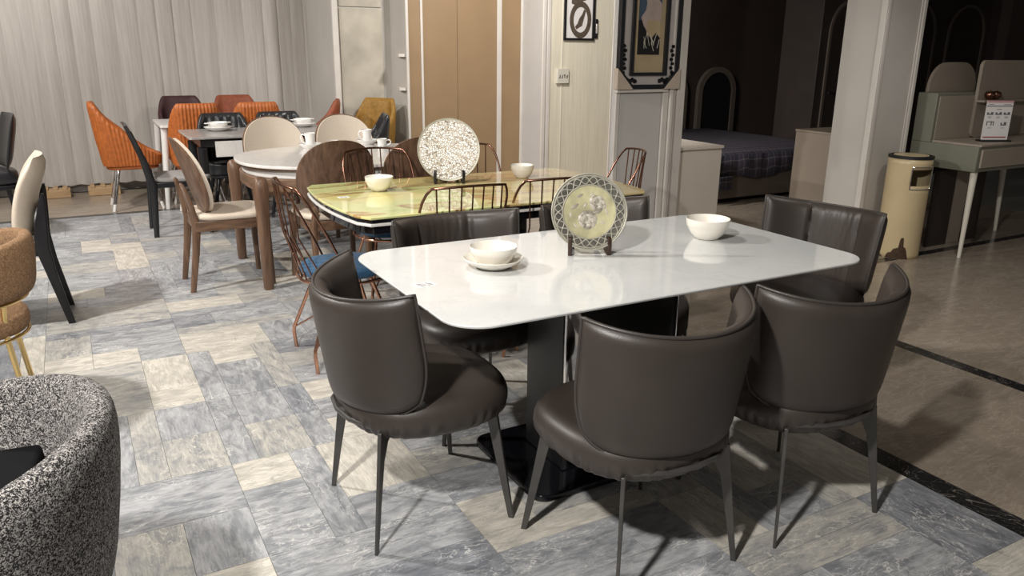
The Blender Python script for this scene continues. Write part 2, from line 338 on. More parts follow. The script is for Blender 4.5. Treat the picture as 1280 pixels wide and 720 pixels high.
def cushion(mb, out, z0, z1, edge=0.35, puff=0.012, rings=7, wr=0, wamp=0.0):
    """puffy pad over an outline"""
    cx = sum(p[0] for p in out) / len(out); cy = sum(p[1] for p in out) / len(out); h = (z1 - z0) / 2; zc = (z0 + z1) / 2
    rs = []
    for i in range(rings + 1):
        a = -PI / 2 + PI * i / rings
        sc = 1 - edge * (1 - abs(math.cos(a)) ** 0.5) * 0.45
        rs.append([(cx + (x - cx) * (sc + (wamp * math.cos(wr * 2 * PI * k / len(out) + 0.7 * math.sin(9.0 * k / len(out) * 6.28)) * max(0, math.cos(a + 0.5)))),
                    cy + (y - cy) * (sc + (wamp * math.cos(wr * 2 * PI * k / len(out) + 0.7 * math.sin(9.0 * k / len(out) * 6.28)) * max(0, math.cos(a + 0.5)))), zc + h * math.sin(a)) for k, (x, y) in enumerate(out)])
    for q in (0.75, 0.5, 0.25, 0.06):
        b = rs[rings]; sc = q
        rs.append([(cx + (p[0] - cx) * sc, cy + (p[1] - cy) * sc, z1 + puff * (1 - q * q)) for p in b])
    mb.loft(rs); return mb

# ================================================================== SETTING
floor = struct(bx('floor', 'grout', (-4.5, 12, -1.5, 9.7, -0.12, -0.004)))
def in_view(x, y):
    p = Vector((x, y, 0)) - Vector((0, 0, 1.5)); d = p.dot(fwd)
    if d < 0.3: return None
    px = 640 + 979 * p.dot(r2) / d; py = 360 - 979 * p.dot(u2) / d
    return (px, py, d)
GX, GY, G = 0.357, 2.165, 0.63
u6 = G / 6; tiles = []
parts_ = [[1, 1, 2, 2], [2, 1, 3], [1, 2, 1, 2], [3, 1, 2], [2, 2, 2], [4, 2], [1, 1, 4], [2, 3, 1]]
for i in range(-4, 4):
    for j in range(-3, 10):
        ox, oy = GX + i * G, GY + j * G
        along = 0 if R.random() < (0.66 if not (i >= 2 and j <= -1) else 0.15) else 1
        bands = R.choice(parts_)[:]; R.shuffle(bands); p = 0
        for b in bands:
            cuts = [(0, 6)]
            if (b >= 2 and R.random() < 0.75) or R.random() < 0.15: cuts = R.choice([[(0, 2), (2, 4), (4, 6)], [(0, 3), (3, 6)], [(0, 2), (2, 6)], [(0, 4), (4, 6)]])
            for c0, c1 in cuts:
                if along == 0: r = (ox + c0 * u6, ox + c1 * u6, oy + p * u6, oy + (p + b) * u6)
                else: r = (ox + p * u6, ox + (p + b) * u6, oy + c0 * u6, oy + c1 * u6)
                ax = 0 if (r[1] - r[0]) >= (r[3] - r[2]) else 1
                cx, cy = (r[0] + r[1]) / 2, (r[2] + r[3]) / 2
                q = R.random(); bias = 0.0
                if cy < 2.8 and cx < 0.95: bias = 0.34
                elif cy > 4.9: bias = 0.28
                elif cx > 1.6 and cy < 2.1: bias = -0.16
                elif 2.8 < cy < 4.8: bias = -0.04
                tone = 'cream' if q < 0.27 - bias * 0.6 else 'beige' if q < 0.52 - bias else 'grey' if q < 0.86 else 'slate'
                tiles.append((r, 'tile_%s_%d' % (tone, ax)))
            p += b
keep = []
for r, mt in tiles:
    x0, x1, y0, y1 = r; x1 = min(x1, 2.535); y1 = min(y1, 8.04)
    if x1 - x0 < 0.01 or y1 - y0 < 0.01: continue
    v = in_view((x0 + x1) / 2, (y0 + y1) / 2); a = 0
    if v and -60 < v[0] < 1340 and -30 < v[1] < 780: a = (x1 - x0) * (y1 - y0) / v[2] ** 3
    keep.append((a, (x0, x1, y0, y1), mt))
keep.sort(key=lambda t: -t[0])
cache = {}
for a, (x0, x1, y0, y1), mt in keep[:300]:
    key = (round(x1 - x0, 3), round(y1 - y0, 3), mt)
    if key not in cache:
        hx, hy = (x1 - x0) / 2 - 0.0007, (y1 - y0) / 2 - 0.0007
        me = bpy.data.meshes.new('tile'); t_ = MB().box(-hx, hx, -hy, hy, -0.006, 0)
        me.from_pydata(t_.v, [], t_.f); me.materials.append(M[mt]); cache[key] = me
    o = bpy.data.objects.new('tile', cache[key]); C.objects.link(o); o.parent = floor
    o.location = ((x0 + x1) / 2, (y0 + y1) / 2, R.uniform(-0.0003, 0.0))
mats = sorted({k[2] for k in keep[300:]}); far_mb = MB(); idx = []
for a, (x0, x1, y0, y1), mt in keep[300:]:
    far_mb.box(x0 + 0.0007, x1 - 0.0007, y0 + 0.0007, y1 - 0.0007, -0.006, -0.0001); idx += [mats.index(mt)] * 6
o = far_mb.build('tile_field', mats[0], floor, smooth=0); o['kind'] = 'stuff'
for mt in mats[1:]: o.data.materials.append(M[mt])
o.data.polygons.foreach_set('material_index', idx)
# brown slabs
def slabs(x0, x1, y0, y1, nx, ny):
    for i in range(nx):
        for j in range(ny):
            a, b = x0 + (x1 - x0) * i / nx, x0 + (x1 - x0) * (i + 1) / nx; c, d = y0 + (y1 - y0) * j / ny, y0 + (y1 - y0) * (j + 1) / ny
            MB().box(a + 0.0004, b - 0.0004, c + 0.0004, d - 0.0004, -0.006, -0.0001).build('slab', 'slab', floor, smooth=0)
slabs(2.64, 3.715, -0.4, 8.05, 1, 9); slabs(3.805, 8.2, -0.4, 3.63, 4, 4); slabs(3.805, 8.2, 3.71, 8.2, 4, 4); slabs(-3, 2.64, 8.13, 9.45, 5, 1)
def strip(name, x0, x1, y0, y1, axis, n):
    t = struct(bx(name, 'black_marble', (x0, x1, y0, y1, -0.006, -0.002)))
    for k in range(n):
        if axis == 1: b = (x0, x1, y0 + (y1 - y0) * k / n + 0.0006, y0 + (y1 - y0) * (k + 1) / n - 0.0006)
        else: b = (x0 + (x1 - x0) * k / n + 0.0006, x0 + (x1 - x0) * (k + 1) / n - 0.0006, y0, y1)
        MB().box(*b, -0.004, 0.0).build('border_tile', 'black_marble', t, smooth=0)
strip('trim_1', 2.537, 2.638, -0.4, 8.04, 1, 13); strip('trim_2', 3.717, 3.803, -0.4, 8.2, 1, 13)
strip('trim_3', -3.0, 2.537, 8.045, 8.125, 0, 9); strip('trim_4', 3.805, 8.2, 3.632, 3.708, 0, 7)
H = 2.95
struct(bx('ceiling', 'ceiling', (-4.5, 12, -1.5, 9.7, H, H + 0.1)))
struct(bx('wall_back', 'wall_white', (-4.5, 2.62, 9.55, 9.7, -0.004, H)))
# recess wall beside the curtain and mottled plaster panel
wp = struct(bx('wall_plaster', 'wall_white', (2.505, 3.2, 8.39, 9.7, -0.004, H)))
bx('panel', 'plaster', (2.57, 3.03, 8.372, 8.39, 0.1, 1.90), wp, 0.003)
bx('panel', 'plaster', (2.57, 3.03, 8.372, 8.39, 1.915, 2.9), wp, 0.003)
struct(bx('trim_5', 'trim_white', (2.49, 2.55, 8.35, 8.389, 0, H), bevel=0.006))
wt = struct(bx('wall_panelled', 'wall_white', (3.133, 4.503, 7.93, 9.7, -0.004, H)))
for a, b in ((3.15, 3.28), (3.31, 3.70), (3.704, 4.175), (4.235, 4.47)): bx('panel', 'tan', (a, b, 7.915, 7.93, 0.0, 2.9), wt, 0.002)
for a, b in ((3.12, 3.148), (3.282, 3.308), (4.177, 4.233), (4.472, 4.503)): bx('batten', 'trim_white', (a, b, 7.905, 7.93, 0, H), wt, 0.004)
for z in (1.08, 1.42): MB().prism([(3.05, 7.95), (3.133, 7.95), (3.133, 8.13), (3.09, 8.13)], z, z + 0.03).build('shelf', 'trim_white', wt, smooth=0)
wc = struct(bx('wall_cream', 'wall_grey', (4.503, 5.52, 7.5, 9.7, -0.004, H)))
bx('panel', 'cream_wall', (4.60, 5.40, 7.485, 7.5, 0.0, 2.9), wc, 0.002)
for a, b in ((4.495, 4.54), (4.55, 4.595), (5.405, 5.48)): bx('batten', 'trim_white', (a, b, 7.47, 7.5, 0, H), wc, 0.006)
# pier with the ornate frame
col = struct(bx('wall_column', 'wall_grey', (3.665, 4.325, 5.0, 5.045, -0.004, H)))
bx('wainscot_panel', 'wall_grey', (3.70, 4.10, 4.985, 5.0, 0.08, 1.19), col, 0.004)
bx('ledge', 'trim_white', (3.645, 4.14, 4.955, 5.0, 1.195, 1.22), col, 0.004)
for a, b, d in ((3.655, 3.695, 0.02), (4.105, 4.16, 0.03), (4.165, 4.20, 0.045), (4.21, 4.24, 0.02), (4.25, 4.325, 0.03)): bx('moulding', 'trim_white', (a, b, 5.0 - d, 5.0, 0, H), col, 0.006)
# second pillar
c2 = struct(bx('wall_pillar', 'wall_white', (5.275, 5.72, 3.96, 4.30, -0.004, H)))
for a, b, d in ((5.275, 5.305, 0.02), (5.312, 5.325, 0.012), (5.665, 5.68, 0.012), (5.685, 5.72, 0.02)): bx('moulding', 'trim_white', (a, b, 3.96 - d, 3.96, 0, H), c2, 0.005)
bx('moulding', 'trim_white', (5.26, 5.275, 3.94, 3.99, 0, H), c2, 0.005)
bx('skirting', 'trim_white', (5.265, 5.275, 3.99, 4.30, 0, 0.16), c2, 0.003)
# dark bedroom shell
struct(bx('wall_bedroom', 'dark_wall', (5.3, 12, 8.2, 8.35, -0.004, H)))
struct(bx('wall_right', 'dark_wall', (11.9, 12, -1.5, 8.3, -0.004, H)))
def arch_ring(x0, x1, zs, w, y0, y1, n=20):
    cx = (x0 + x1) / 2; ro = (x1 - x0) / 2; ri = ro - w; A = []; B = []
    for k in range(n + 1):
        t = PI * k / n; A.append((cx + ro * math.cos(t), zs + ro * math.sin(t))); B.append((cx + ri * math.cos(t), zs + ri * math.sin(t)))
    A = [(x1, 0.0)] + A + [(x0, 0.0)]; B = [(x1 - w, 0.0)] + B + [(x0 + w, 0.0)]
    mb = MB()
    for k in range(len(A) - 1):
        q = [A[k], A[k + 1], B[k + 1], B[k]]; mb.add([(x, y0, z) for x, z in q] + [(x, y1, z) for x, z in q],
                                                     [(0, 1, 2, 3), (7, 6, 5, 4), (0, 4, 5, 1), (2, 6, 7, 3), (1, 5, 6, 2), (3, 7, 4, 0)])
    return mb
def arch_fill(x0, x1, zs, y0, y1, z0=0.0, n=20):
    cx = (x0 + x1) / 2; r = (x1 - x0) / 2
    o = [(x1, z0)] + [(cx + r * math.cos(PI * k / n), zs + r * math.sin(PI * k / n)) for k in range(n + 1)] + [(x0, z0)]
    return MB().loft([[(x, y0, z) for x, z in o], [(x, y1, z) for x, z in o]])
for a, lab in ((7.30, 'dark arched headboard panel with pale border, right one behind the plaid bed'), (6.45, 'dark arched headboard panel with pale border, half hidden by the column')):
    t = thing('arched_headboard', lab, 'headboard', (a, 8.14, 0), 0, 'arched panels behind the bed')
    arch_ring(0, 0.66, 0.98, 0.07, -0.02, 0.04).build('border', 'arch_border', t); arch_fill(0.07, 0.59, 0.98, 0.0, 0.03).build('panel', 'near_black', t)
# sheer curtain
def curtain(x0, x1, label, sub):
    nx = int((x1 - x0) * 160); mb = MB(); rows = 9
    def off(x, z): 
        ph = x / 0.19 + 0.35 * math.sin(x * 2.3) + 0.25 * math.sin(x * 5.1 + 1)
        tight = 1.0
        c = abs(math.sin(PI * ph * tight))
        return (0.020 + 0.008 * math.sin(x * 7.3)) * (1 - c ** 0.4) - 0.009 * math.sin(x * 31 + 2 * math.sin(x * 5)) * (1.25 - 0.3 * z) * 0.5 + 0.006 * math.sin(z * 2 + x * 4)
    rs = []
    for j in range(rows):
        z = 0.11 + (2.93 - 0.11) * j / (rows - 1)
        rs.append([(x0 + (x1 - x0) * i / nx, 9.38 + off(x0 + (x1 - x0) * i / nx, z), z + (0.006 * math.sin(i * 0.23) if j == 0 else 0)) for i in range(nx + 1)])
    t = thing('sheer_curtain', label, 'curtain', (0, 0, 0))
    mb.loft(rs, caps=False, closed=False).build('cloth', 'curtain', t, smooth=80)
    hm = []
    for z, d in ((0.095, -0.004), (0.135, -0.004)): hm.append([(p[0], p[1] + d, z + 0.006 * math.sin(i * 0.23)) for i, p in enumerate(rs[0])])
    MB().loft(hm, caps=False, closed=False).build('hem', 'curtain', t, smooth=80)
curtain(-2.6, 2.70, 'pleated off-white sheer curtain covering the back wall', 0)
for x0, x1, lab in ((-0.36, -0.10, 'pale wooden plinth block under the curtain hem, beside the cream chair'), (0.06, 0.36, 'pale wooden plinth block under the curtain hem, below the orange chair')):
    t = thing('wooden_plinth', lab, 'plinth', (x0, 9.18, 0), 0, 'wooden blocks under the curtain')
    bx('beam', 'pine', (0, x1 - x0, 0, 0.16, 0.0, 0.085), t, 0.006)
    for k in range(3): q = (x1 - x0) * (k + 0.2) / 3; bx('top_slat', 'pine', (q, q + 0.045, 0, 0.15, 0.0855, 0.105), t, 0.003)
# thin upright board and low white cabinet beside the column
t = tag(MB().box(4.335, 4.36, 5.02, 5.06, 0, 1.79).build('upright_board', 'trim_white', None, bevel=0.003), 'thin white upright board edge between column and low cabinet', 'board')
t = thing('low_cabinet', 'pale beige low cabinet right of the column with the ornate frame', 'cabinet', (4.37, 5.06, 0))
bx('body', 'cabinet', (0, 0.50, 0.02, 0.55, 0.04, 0.71), t, 0.003); bx('door', 'cabinet', (0.012, 0.488, 0.0, 0.019, 0.05, 0.695), t, 0.003)
bx('top', 'cabinet', (-0.005, 0.505, -0.006, 0.555, 0.711, 0.735), t, 0.003); bx('base', 'near_black', (0.03, 0.47, 0.05, 0.52, 0, 0.04), t)
t = thing('candle_holder', 'small black candle holder standing on the low cabinet', 'ornament', (4.52, 5.35, 0.735))
MB().lathe([(0.035, 0), (0.035, 0.008), (0.01, 0.02), (0.008, 0.06), (0.02, 0.075), (0.022, 0.09), (0.0, 0.09)], 16).build('stem', 'near_black', t)
for s_ in (-1, 1): MB().tube([(0, 0, 0.06), (s_ * 0.03, 0, 0.05), (s_ * 0.05, 0, 0.07), (s_ * 0.05, 0, 0.10)], 0.005, 6).build('arm', 'near_black', t)
# beige dresser by the pillar
t = thing('dresser', 'plain taupe dresser end showing left of the bare pillar', 'dresser', (5.92, 4.72, 0))
bx('body', 'taupe_board', (0, 0.75, 0, 0.50, 0.05, 0.80), t, 0.003); bx('top', 'taupe_board', (-0.006, 0.756, -0.008, 0.505, 0.801, 0.82), t, 0.002); bx('base', 'near_black', (0.03, 0.72, 0.03, 0.42, 0, 0.05), t)
# bed
t = thing('bed', 'bed in the dark alcove behind the low cabinet', 'bed', (5.60, 5.9, 0))
bx('base', 'arch_border', (0.0, 1.7, 0, 2.1, 0.06, 0.33), t, 0.01); bx('mattress', 'cream_pad', (0.01, 1.69, 0.01, 2.08, 0.331, 0.50), t, 0.05)
mb = MB(); rs = []
for k in range(41):
    x = -0.03 + 1.76 * k / 40; wv = 0.012 * math.sin(x * 31) + 0.01 * math.sin(x * 13)
    rs.append([(x, -0.03 + wv, 0.28 + 0.03 * math.sin(x * 8)), (x, -0.035 + wv, 0.42), (x, -0.02, 0.5), (x, 0.03, 0.525), (x, 0.5, 0.53 + 0.006 * math.sin(x * 9)), (x, 2.0, 0.53)])
mb.loft(rs, caps=False, closed=False)
bl = tag(mb.build('plaid_blanket', 'plaid', None, loc=(5.60, 5.9, 0), smooth=60), 'dark plaid blanket draped over the bed in the alcove', 'blanket')
md = bl.modifiers.new('thick', 'SOLIDIFY'); md.thickness = 0.012; md.offset = 1
bx('tail', 'plaid', (0.0, 0.18, -0.075, -0.05, 0.16, 0.30), bl, 0.01)
# arched wardrobes
def wardrobe(x, lab, n):
    t = thing('arched_wardrobe', lab, 'wardrobe', (x, 6.35, 0), 0, 'dark arched wardrobes')
    bx('carcass', 'dark_brown', (0, n * 1.0, 0, 0.55, 0, 2.4), t, 0.004)
    for k in range(n):
        d = arch_fill(k * 1.0 + 0.16, k * 1.0 + 0.84, 1.72, -0.012, -0.001, 0.2).build('door', 'dark_brown', t)
        arch_ring(k * 1.0 + 0.12, k * 1.0 + 0.88, 1.72, 0.035, -0.02, -0.001).build('arch_frame', 'arch_border', t)
        MB().box(k * 1.0 + 0.2, k * 1.0 + 0.36, -0.035, -0.013, 1.05, 1.075).build('handle', 'near_black', d, bevel=0.004)
wardrobe(7.42, 'dark brown arched wardrobe left of the bare pillar', 1)
wardrobe(8.55, 'dark brown arched wardrobe behind the sage desk', 2)

# ================================================================== TABLES
def rr(name, mat, x0, x1, y0, y1, r, z0, z1, parent, bevel=0.0):
    return MB().prism(rrect(x0, x1, y0, y1, r), z0, z1).build(name, mat, parent, bevel=bevel, smooth=40)
TZ = 0.775
T1 = (1.68, 2.27)
t = thing('dining_table', 'white marble rectangular dining table with black pedestal, nearest the camera', 'table', (T1[0], T1[1], 0))
ov = rrect(-0.845, 0.845, -0.4735, 0.4735, 0.12, 10)
sh = lambda k: [(x * k[0], y * k[1]) for x, y in ov]
MB().loft([[(x, y, TZ - 0.02) for x, y in sh((0.965, 0.94))], [(x, y, TZ - 0.008) for x, y in sh((0.998, 0.997))], [(x, y, TZ - 0.003) for x, y in ov], [(x, y, TZ) for x, y in sh((0.9975, 0.9955))]]).build('tabletop', 'marble', t, smooth=30)
rr('subframe', 'black_metal', -0.62, 0.62, -0.3, 0.3, 0.04, TZ - 0.05, TZ - 0.0205, t, 0.003)
rr('pedestal', 'black_metal', -0.275, 0.275, -0.12, 0.14, 0.01, 0.03, TZ - 0.051, t, 0.003)
for x0 in (-0.277, 0.217): rr('chrome_strip', 'chrome', x0, x0 + 0.06, -0.136, -0.121, 0.004, 0.03, TZ - 0.051, t)
rr('base_plate', 'black_gloss', -0.45, 0.45, -0.255, 0.265, 0.06, 0.0, 0.026, t, 0.006)
# printed price label stuck on the stone
def price_label(parent, x, y, z, rz, s=1.0):
    p = MB().box(-0.028 * s, 0.028 * s, -0.02 * s, 0.02 * s, 0, 0.0008).build('price_label', 'paper', parent, loc=(x, y, z), rot=(0, 0, rz), smooth=0)
    for a, b, c, d in ((-0.02, -0.004, 0.006, 0.010), (0.004, 0.012, 0.006, 0.010), (-0.02, 0.0, -0.002, 0.001), (0.006, 0.02, -0.003, 0.001), (-0.016, 0.0, -0.012, -0.008), (0.004, 0.018, -0.013, -0.009)):
        MB().box(a * s, b * s, c * s, d * s, 0.0008, 0.0011).build('print', 'ink', p, smooth=0)
price_label(t, 0.905 - T1[0] + 0.02, 2.245 - T1[1], TZ, 0.1, 1.25)
# onyx table
T2 = (1.885, 3.81)
t = thing('onyx_table', 'green and amber onyx topped table with layered edge, behind the black chairs', 'table', (T2[0], T2[1], 0))
def boat(a, b, bow, r):
    o = rrect(-a, a, -b, b, r, 6); return [(x + math.copysign(bow * max(0, 1 - (y / b) ** 2), x) * (1 if abs(x) > a - r - 1e-6 else 0), y) for x, y in o]
def boat2(a, b, bow, n=14, r=0.05):
    o = []
    for k in range(n + 1): y = -b + 2 * b * k / n; o.append((a + bow * (1 - (y / b) ** 2) - (0.03 if k in (0, n) else 0), y))
    for k in range(n + 1): y = b - 2 * b * k / n; o.append((-a - bow * (1 - (y / b) ** 2) + (0.03 if k in (0, n) else 0), y))
    return o
for nm, mt, a, z0, z1 in (('tabletop', 'onyx', 0.0, TZ - 0.012, TZ), ('glass_edge', 'black_gloss', 0.006, TZ - 0.030, TZ - 0.0121), ('white_band', 'white_paint', 0.0, TZ - 0.044, TZ - 0.0301), ('apron', 'black_gloss', 0.02, TZ - 0.085, TZ - 0.0441)):
    MB().prism(boat2(0.80 - a, 0.495 - a, 0.05), z0, z1).build(nm, mt, t, bevel=0.003)
rr('pedestal', 'black_gloss', -0.25, 0.25, -0.15, 0.15, 0.03, 0.031, TZ - 0.086, t, 0.003); rr('base_plate', 'black_gloss', -0.4, 0.4, -0.25, 0.25, 0.05, 0, 0.03, t, 0.004)
price_label(t, 1.11 - T2[0] + 0.05, 3.86 - T2[1], TZ, 0.0)
# oval walnut table
T3 = (1.68, 5.45)
t = thing('oval_table', 'white oval table with walnut legs and cups on top', 'table', (T3[0], T3[1], 0))
MB().prism(sell(0.76, 0.60, 2.35), 0.765, 0.785).build('tabletop', 'marble_far', t, bevel=0.004)
MB().prism(sell(0.745, 0.585, 2.35), 0.752, 0.7649).build('edge_band', 'walnut_rail', t)
MB().prism(sell(0.71, 0.555, 2.4), 0.70, 0.7519).build('leaf_layer', 'white_paint', t, bevel=0.004)
MB().prism(sell(0.72, 0.50, 3.2), 0.615, 0.6999).build('apron', 'walnut_rail', t, bevel=0.006)
for sx in (-1, 1):
    for sy in (-1, 1):
        MB().loft([[(sx * 0.70 + a * r, sy * 0.44 + b * r, z) for a, b in sell(1, 1, 3.0, 20)] for z, r in ((0, 0.028), (0.01, 0.031), (0.5, 0.040), (0.66, 0.046), (0.705, 0.042), (0.725, 0.028), (0.73, 0.01))]).build('leg', 'walnut', t)
# grey table and white table
T4 = (1.46, 7.27)
t = thing('grey_table', 'grey stone topped table with black legs, behind the oval table', 'table', (T4[0], T4[1], 0))
rr('tabletop', 'grey_top', -0.64, 0.64, -0.37, 0.37, 0.03, 0.772, 0.79, t, 0.003)
bx('apron', 'black_wood', (-0.55, 0.55, -0.31, 0.31, 0.70, 0.7719), t, 0.003)
bx('leaf_panel', 'marble_far', (-0.44, 0.42, -0.345, -0.325, 0.62, 0.75), t, 0.003)
for sx in (-1, 1):
    for sy in (-1, 1): MB().loft([[(sx * 0.54 + a * r, sy * 0.30 + b * r, z) for a, b in sell(1, 1, 6, 16)] for z, r in ((0, 0.028), (0.7, 0.038))]).build('leg', 'black_wood', t)
T5 = (1.40, 8.45)
t = thing('white_table', 'white gloss table with tapered white legs, nearest the curtain', 'table', (T5[0], T5[1], 0))
rr('tabletop', 'white_paint', -0.68, 0.68, -0.35, 0.40, 0.02, 0.765, 0.79, t, 0.004); bx('apron', 'white_paint', (-0.58, 0.58, -0.28, 0.34, 0.70, 0.7649), t, 0.003)
for sx in (-1, 1):
    for sy in (-1, 1): MB().tube([(sx * 0.69, 0.03 + sy * 0.37, 0), (sx * 0.64, 0.03 + sy * 0.31, 0.7645)], [0.022, 0.034], 14).build('leg', 'white_paint', t)

# ================================================================== LEATHER CHAIRS
def leather_chair(label, loc, rz, group):
    t = thing('leather_chair', label, 'chair', loc, rz, group)
    # seat cushion, gathered along its lower edge
    out = []
    for k in range(240):
        a = 2 * PI * k / 240; c, s_ = math.cos(a), math.sin(a)
        x = 0.015 + 0.272 * math.copysign(abs(c) ** 0.78, c); y = 0.275 * math.copysign(abs(s_) ** 0.80, s_) * (1 + 0.05 * c)
        out.append((x, y))
    mb = MB(); rs = []
    for i in range(15):
        p = -PI / 2 + PI * i / 14; cs = abs(math.cos(p)) ** 0.62; low = max(0, -math.sin(p + 0.15))
        z = 0.425 + (0.058 if p > 0 else 0.072) * math.sin(p); rg = []
        for k, (x, y) in enumerate(out):
            wv = 1 + 0.020 * math.cos(1.05 * k + 1.4 * math.sin(0.17 * k)) * (0.6 + 0.4 * math.sin(0.37 * k)) * math.exp(-((p + 0.55) / 0.6) ** 2)
            sc = (0.66 + 0.34 * cs) * wv if p < 0 else (0.70 + 0.30 * cs)
            rg.append((0.015 + (x - 0.015) * sc, y * sc, z))
        rs.append(rg)
    top = rs[-1]
    for q in (0.75, 0.5, 0.25, 0.05): rs.append([(0.015 + (p[0] - 0.015) * q, p[1] * q, 0.483 + 0.012 * (1 - q * q)) for p in top])
    mb.loft(rs).build('seat', 'leather', t, smooth=70)
    # wraparound backrest
    A = 1.22
    def mid(u, v):
        ub = u * (1 - 0.10 * max(0, (0.45 - v) / 0.45) ** 2.2)
        y = 0.286 * math.sin(ub * A) / math.sin(A); x = -0.262 + 0.195 * (1 - math.cos(ub * A)) / (1 - math.cos(A))
        zt = 0.808 + 0.034 * u * u; zb = 0.440 + 0.055 * abs(u) ** 6
        f_ = 0.93 + 0.07 * v
        return Vector((x - 0.055 * (v - 0.25), y * f_, zb + (zt - zb) * v))
    NU, NV = 48, 18; outer = []; inner = []
    for i in range(NU + 1):
        u = -1 + 2 * i / NU; ro = []; ri = []
        for j in range(NV + 1):
            v = j / NV; p = mid(u, v); e = 1e-3
            du = mid(min(1, u + e), v) - mid(max(-1, u - e), v); dv = mid(u, min(1, v + e)) - mid(u, max(0, v - e))
            n = du.cross(dv).normalized()
            if n.dot(Vector((p.x, p.y, 0)) - Vector((0.1, 0, 0))) < 0: n = -n
            ed = (max(0, 1 - abs(u) ** 9)) ** 0.5 * (max(0, 1 - abs(2 * v - 1) ** 9)) ** 0.5
            to = 0.006 + 0.020 * ed; ti = 0.006 + 0.032 * ed
            for sm in (-0.36, 0.36): ti -= 0.022 * math.exp(-((u - sm) / 0.022) ** 2) * ed
            if abs(u) < 0.36: ti += 0.004 * math.sin(u * 60 + 3 * math.sin(v * 5)) * ed
            ti = max(ti, 0.004)
            ro.append(p + n * to); ri.append(p - n * ti)
        outer.append(ro); inner.append(ri)
    mb = MB(); W = NV + 1
    vs_ = [p for r in outer for p in r] + [p for r in inner for p in r]; o2 = (NU + 1) * W; fs = []
    for i in range(NU):
        for j in range(NV):
            fs.append((i * W + j, (i + 1) * W + j, (i + 1) * W + j + 1, i * W + j + 1)); fs.append((o2 + i * W + j + 1, o2 + (i + 1) * W + j + 1, o2 + (i + 1) * W + j, o2 + i * W + j))
        for j in (0, NV): fs.append((i * W + j, (i + 1) * W + j, o2 + (i + 1) * W + j, o2 + i * W + j))
    for j in range(NV):
        for i in (0, NU): fs.append((i * W + j, i * W + j + 1, o2 + i * W + j + 1, o2 + i * W + j))
    bk = mb.add(vs_, fs).build('backrest', 'leather', t, smooth=75)
    lp = [outer[i][0] for i in range(NU + 1)] + [outer[NU][j] for j in range(1, NV + 1)] + [outer[i][NV] for i in range(NU - 1, -1, -1)] + [outer[0][j] for j in range(NV - 1, 0, -1)]
    MB().tube([p for p in lp], 0.0055, 6, closed=True).build('piping', 'piping', bk, smooth=80)
    # blade legs
    for sx, sy in ((-1, 1), (-1, -1), (1, 1), (1, -1)):
        fx, fy = sx * 0.232, sy * (0.226 if sx < 0 else 0.245); tx, ty = sx * 0.185, sy * 0.185
        d = Vector((-fx, -fy, 0)).normalized(); q = Vector((-d.y, d.x, 0)); rg = []
        prof = ((0.0, 0.008, 0.0045), (0.15, 0.0115, 0.005), (0.29, 0.0165, 0.0055), (0.345, 0.027, 0.006), (0.38, 0.055, 0.006), (0.392, 0.085, 0.006)) if sx < 0 else ((0.0, 0.009, 0.006), (0.2, 0.014, 0.007), (0.392, 0.020, 0.008))
        for z, wd, th in prof:
            k = z / 0.392; c = Vector((fx + (tx - fx) * k, fy + (ty - fy) * k, z))
            a = -0.010 - 0.010 * k; b = a + wd * 2 if sx < 0 else wd
            a = a if sx < 0 else -wd
            rg.append([c + d * a - q * th, c + d * b - q * th, c + d * b + q * th, c + d * a + q * th])
        MB().loft(rg).build('leg', 'gunmetal', t, smooth=30, bevel=0.0015)
    MB().prism(rrect(-0.19, 0.2, -0.19, 0.19, 0.05), 0.366, 0.384).build('underframe', 'gunmetal', t, bevel=0.003)
    MB().tube([(-0.205, -0.17, 0.40), (-0.255, -0.09, 0.405), (-0.268, 0, 0.406), (-0.255, 0.09, 0.405), (-0.205, 0.17, 0.40)], 0.008, 8).build('back_bracket', 'gunmetal', t)
    return t
g = 'brown-grey leather chairs around the white marble table'
lc = leather_chair('brown-grey leather chair at the left end of the marble table', (0.885, 2.245, 0), 0.0, g)
dup(lc, 'brown-grey leather chair in the middle foreground, on the near side of the marble table', (1.374, 1.70, 0), PI / 2 + 0.03)
dup(lc, 'brown-grey leather chair at right foreground, next to the black floor strip', (2.01, 1.685, 0), PI / 2 - 0.045)
dup(lc, 'leather chair across the marble table, behind the bowl with saucer', (1.36, 2.80, 0), -PI / 2 + 0.03)
dup(lc, 'leather chair across the marble table, half hidden by the flower plate', (2.06, 2.80, 0), -PI / 2 + 0.0)
dup(lc, 'brown-grey leather chair at the far right end of the marble table', (2.84, 2.38, 0), PI + 0.19)

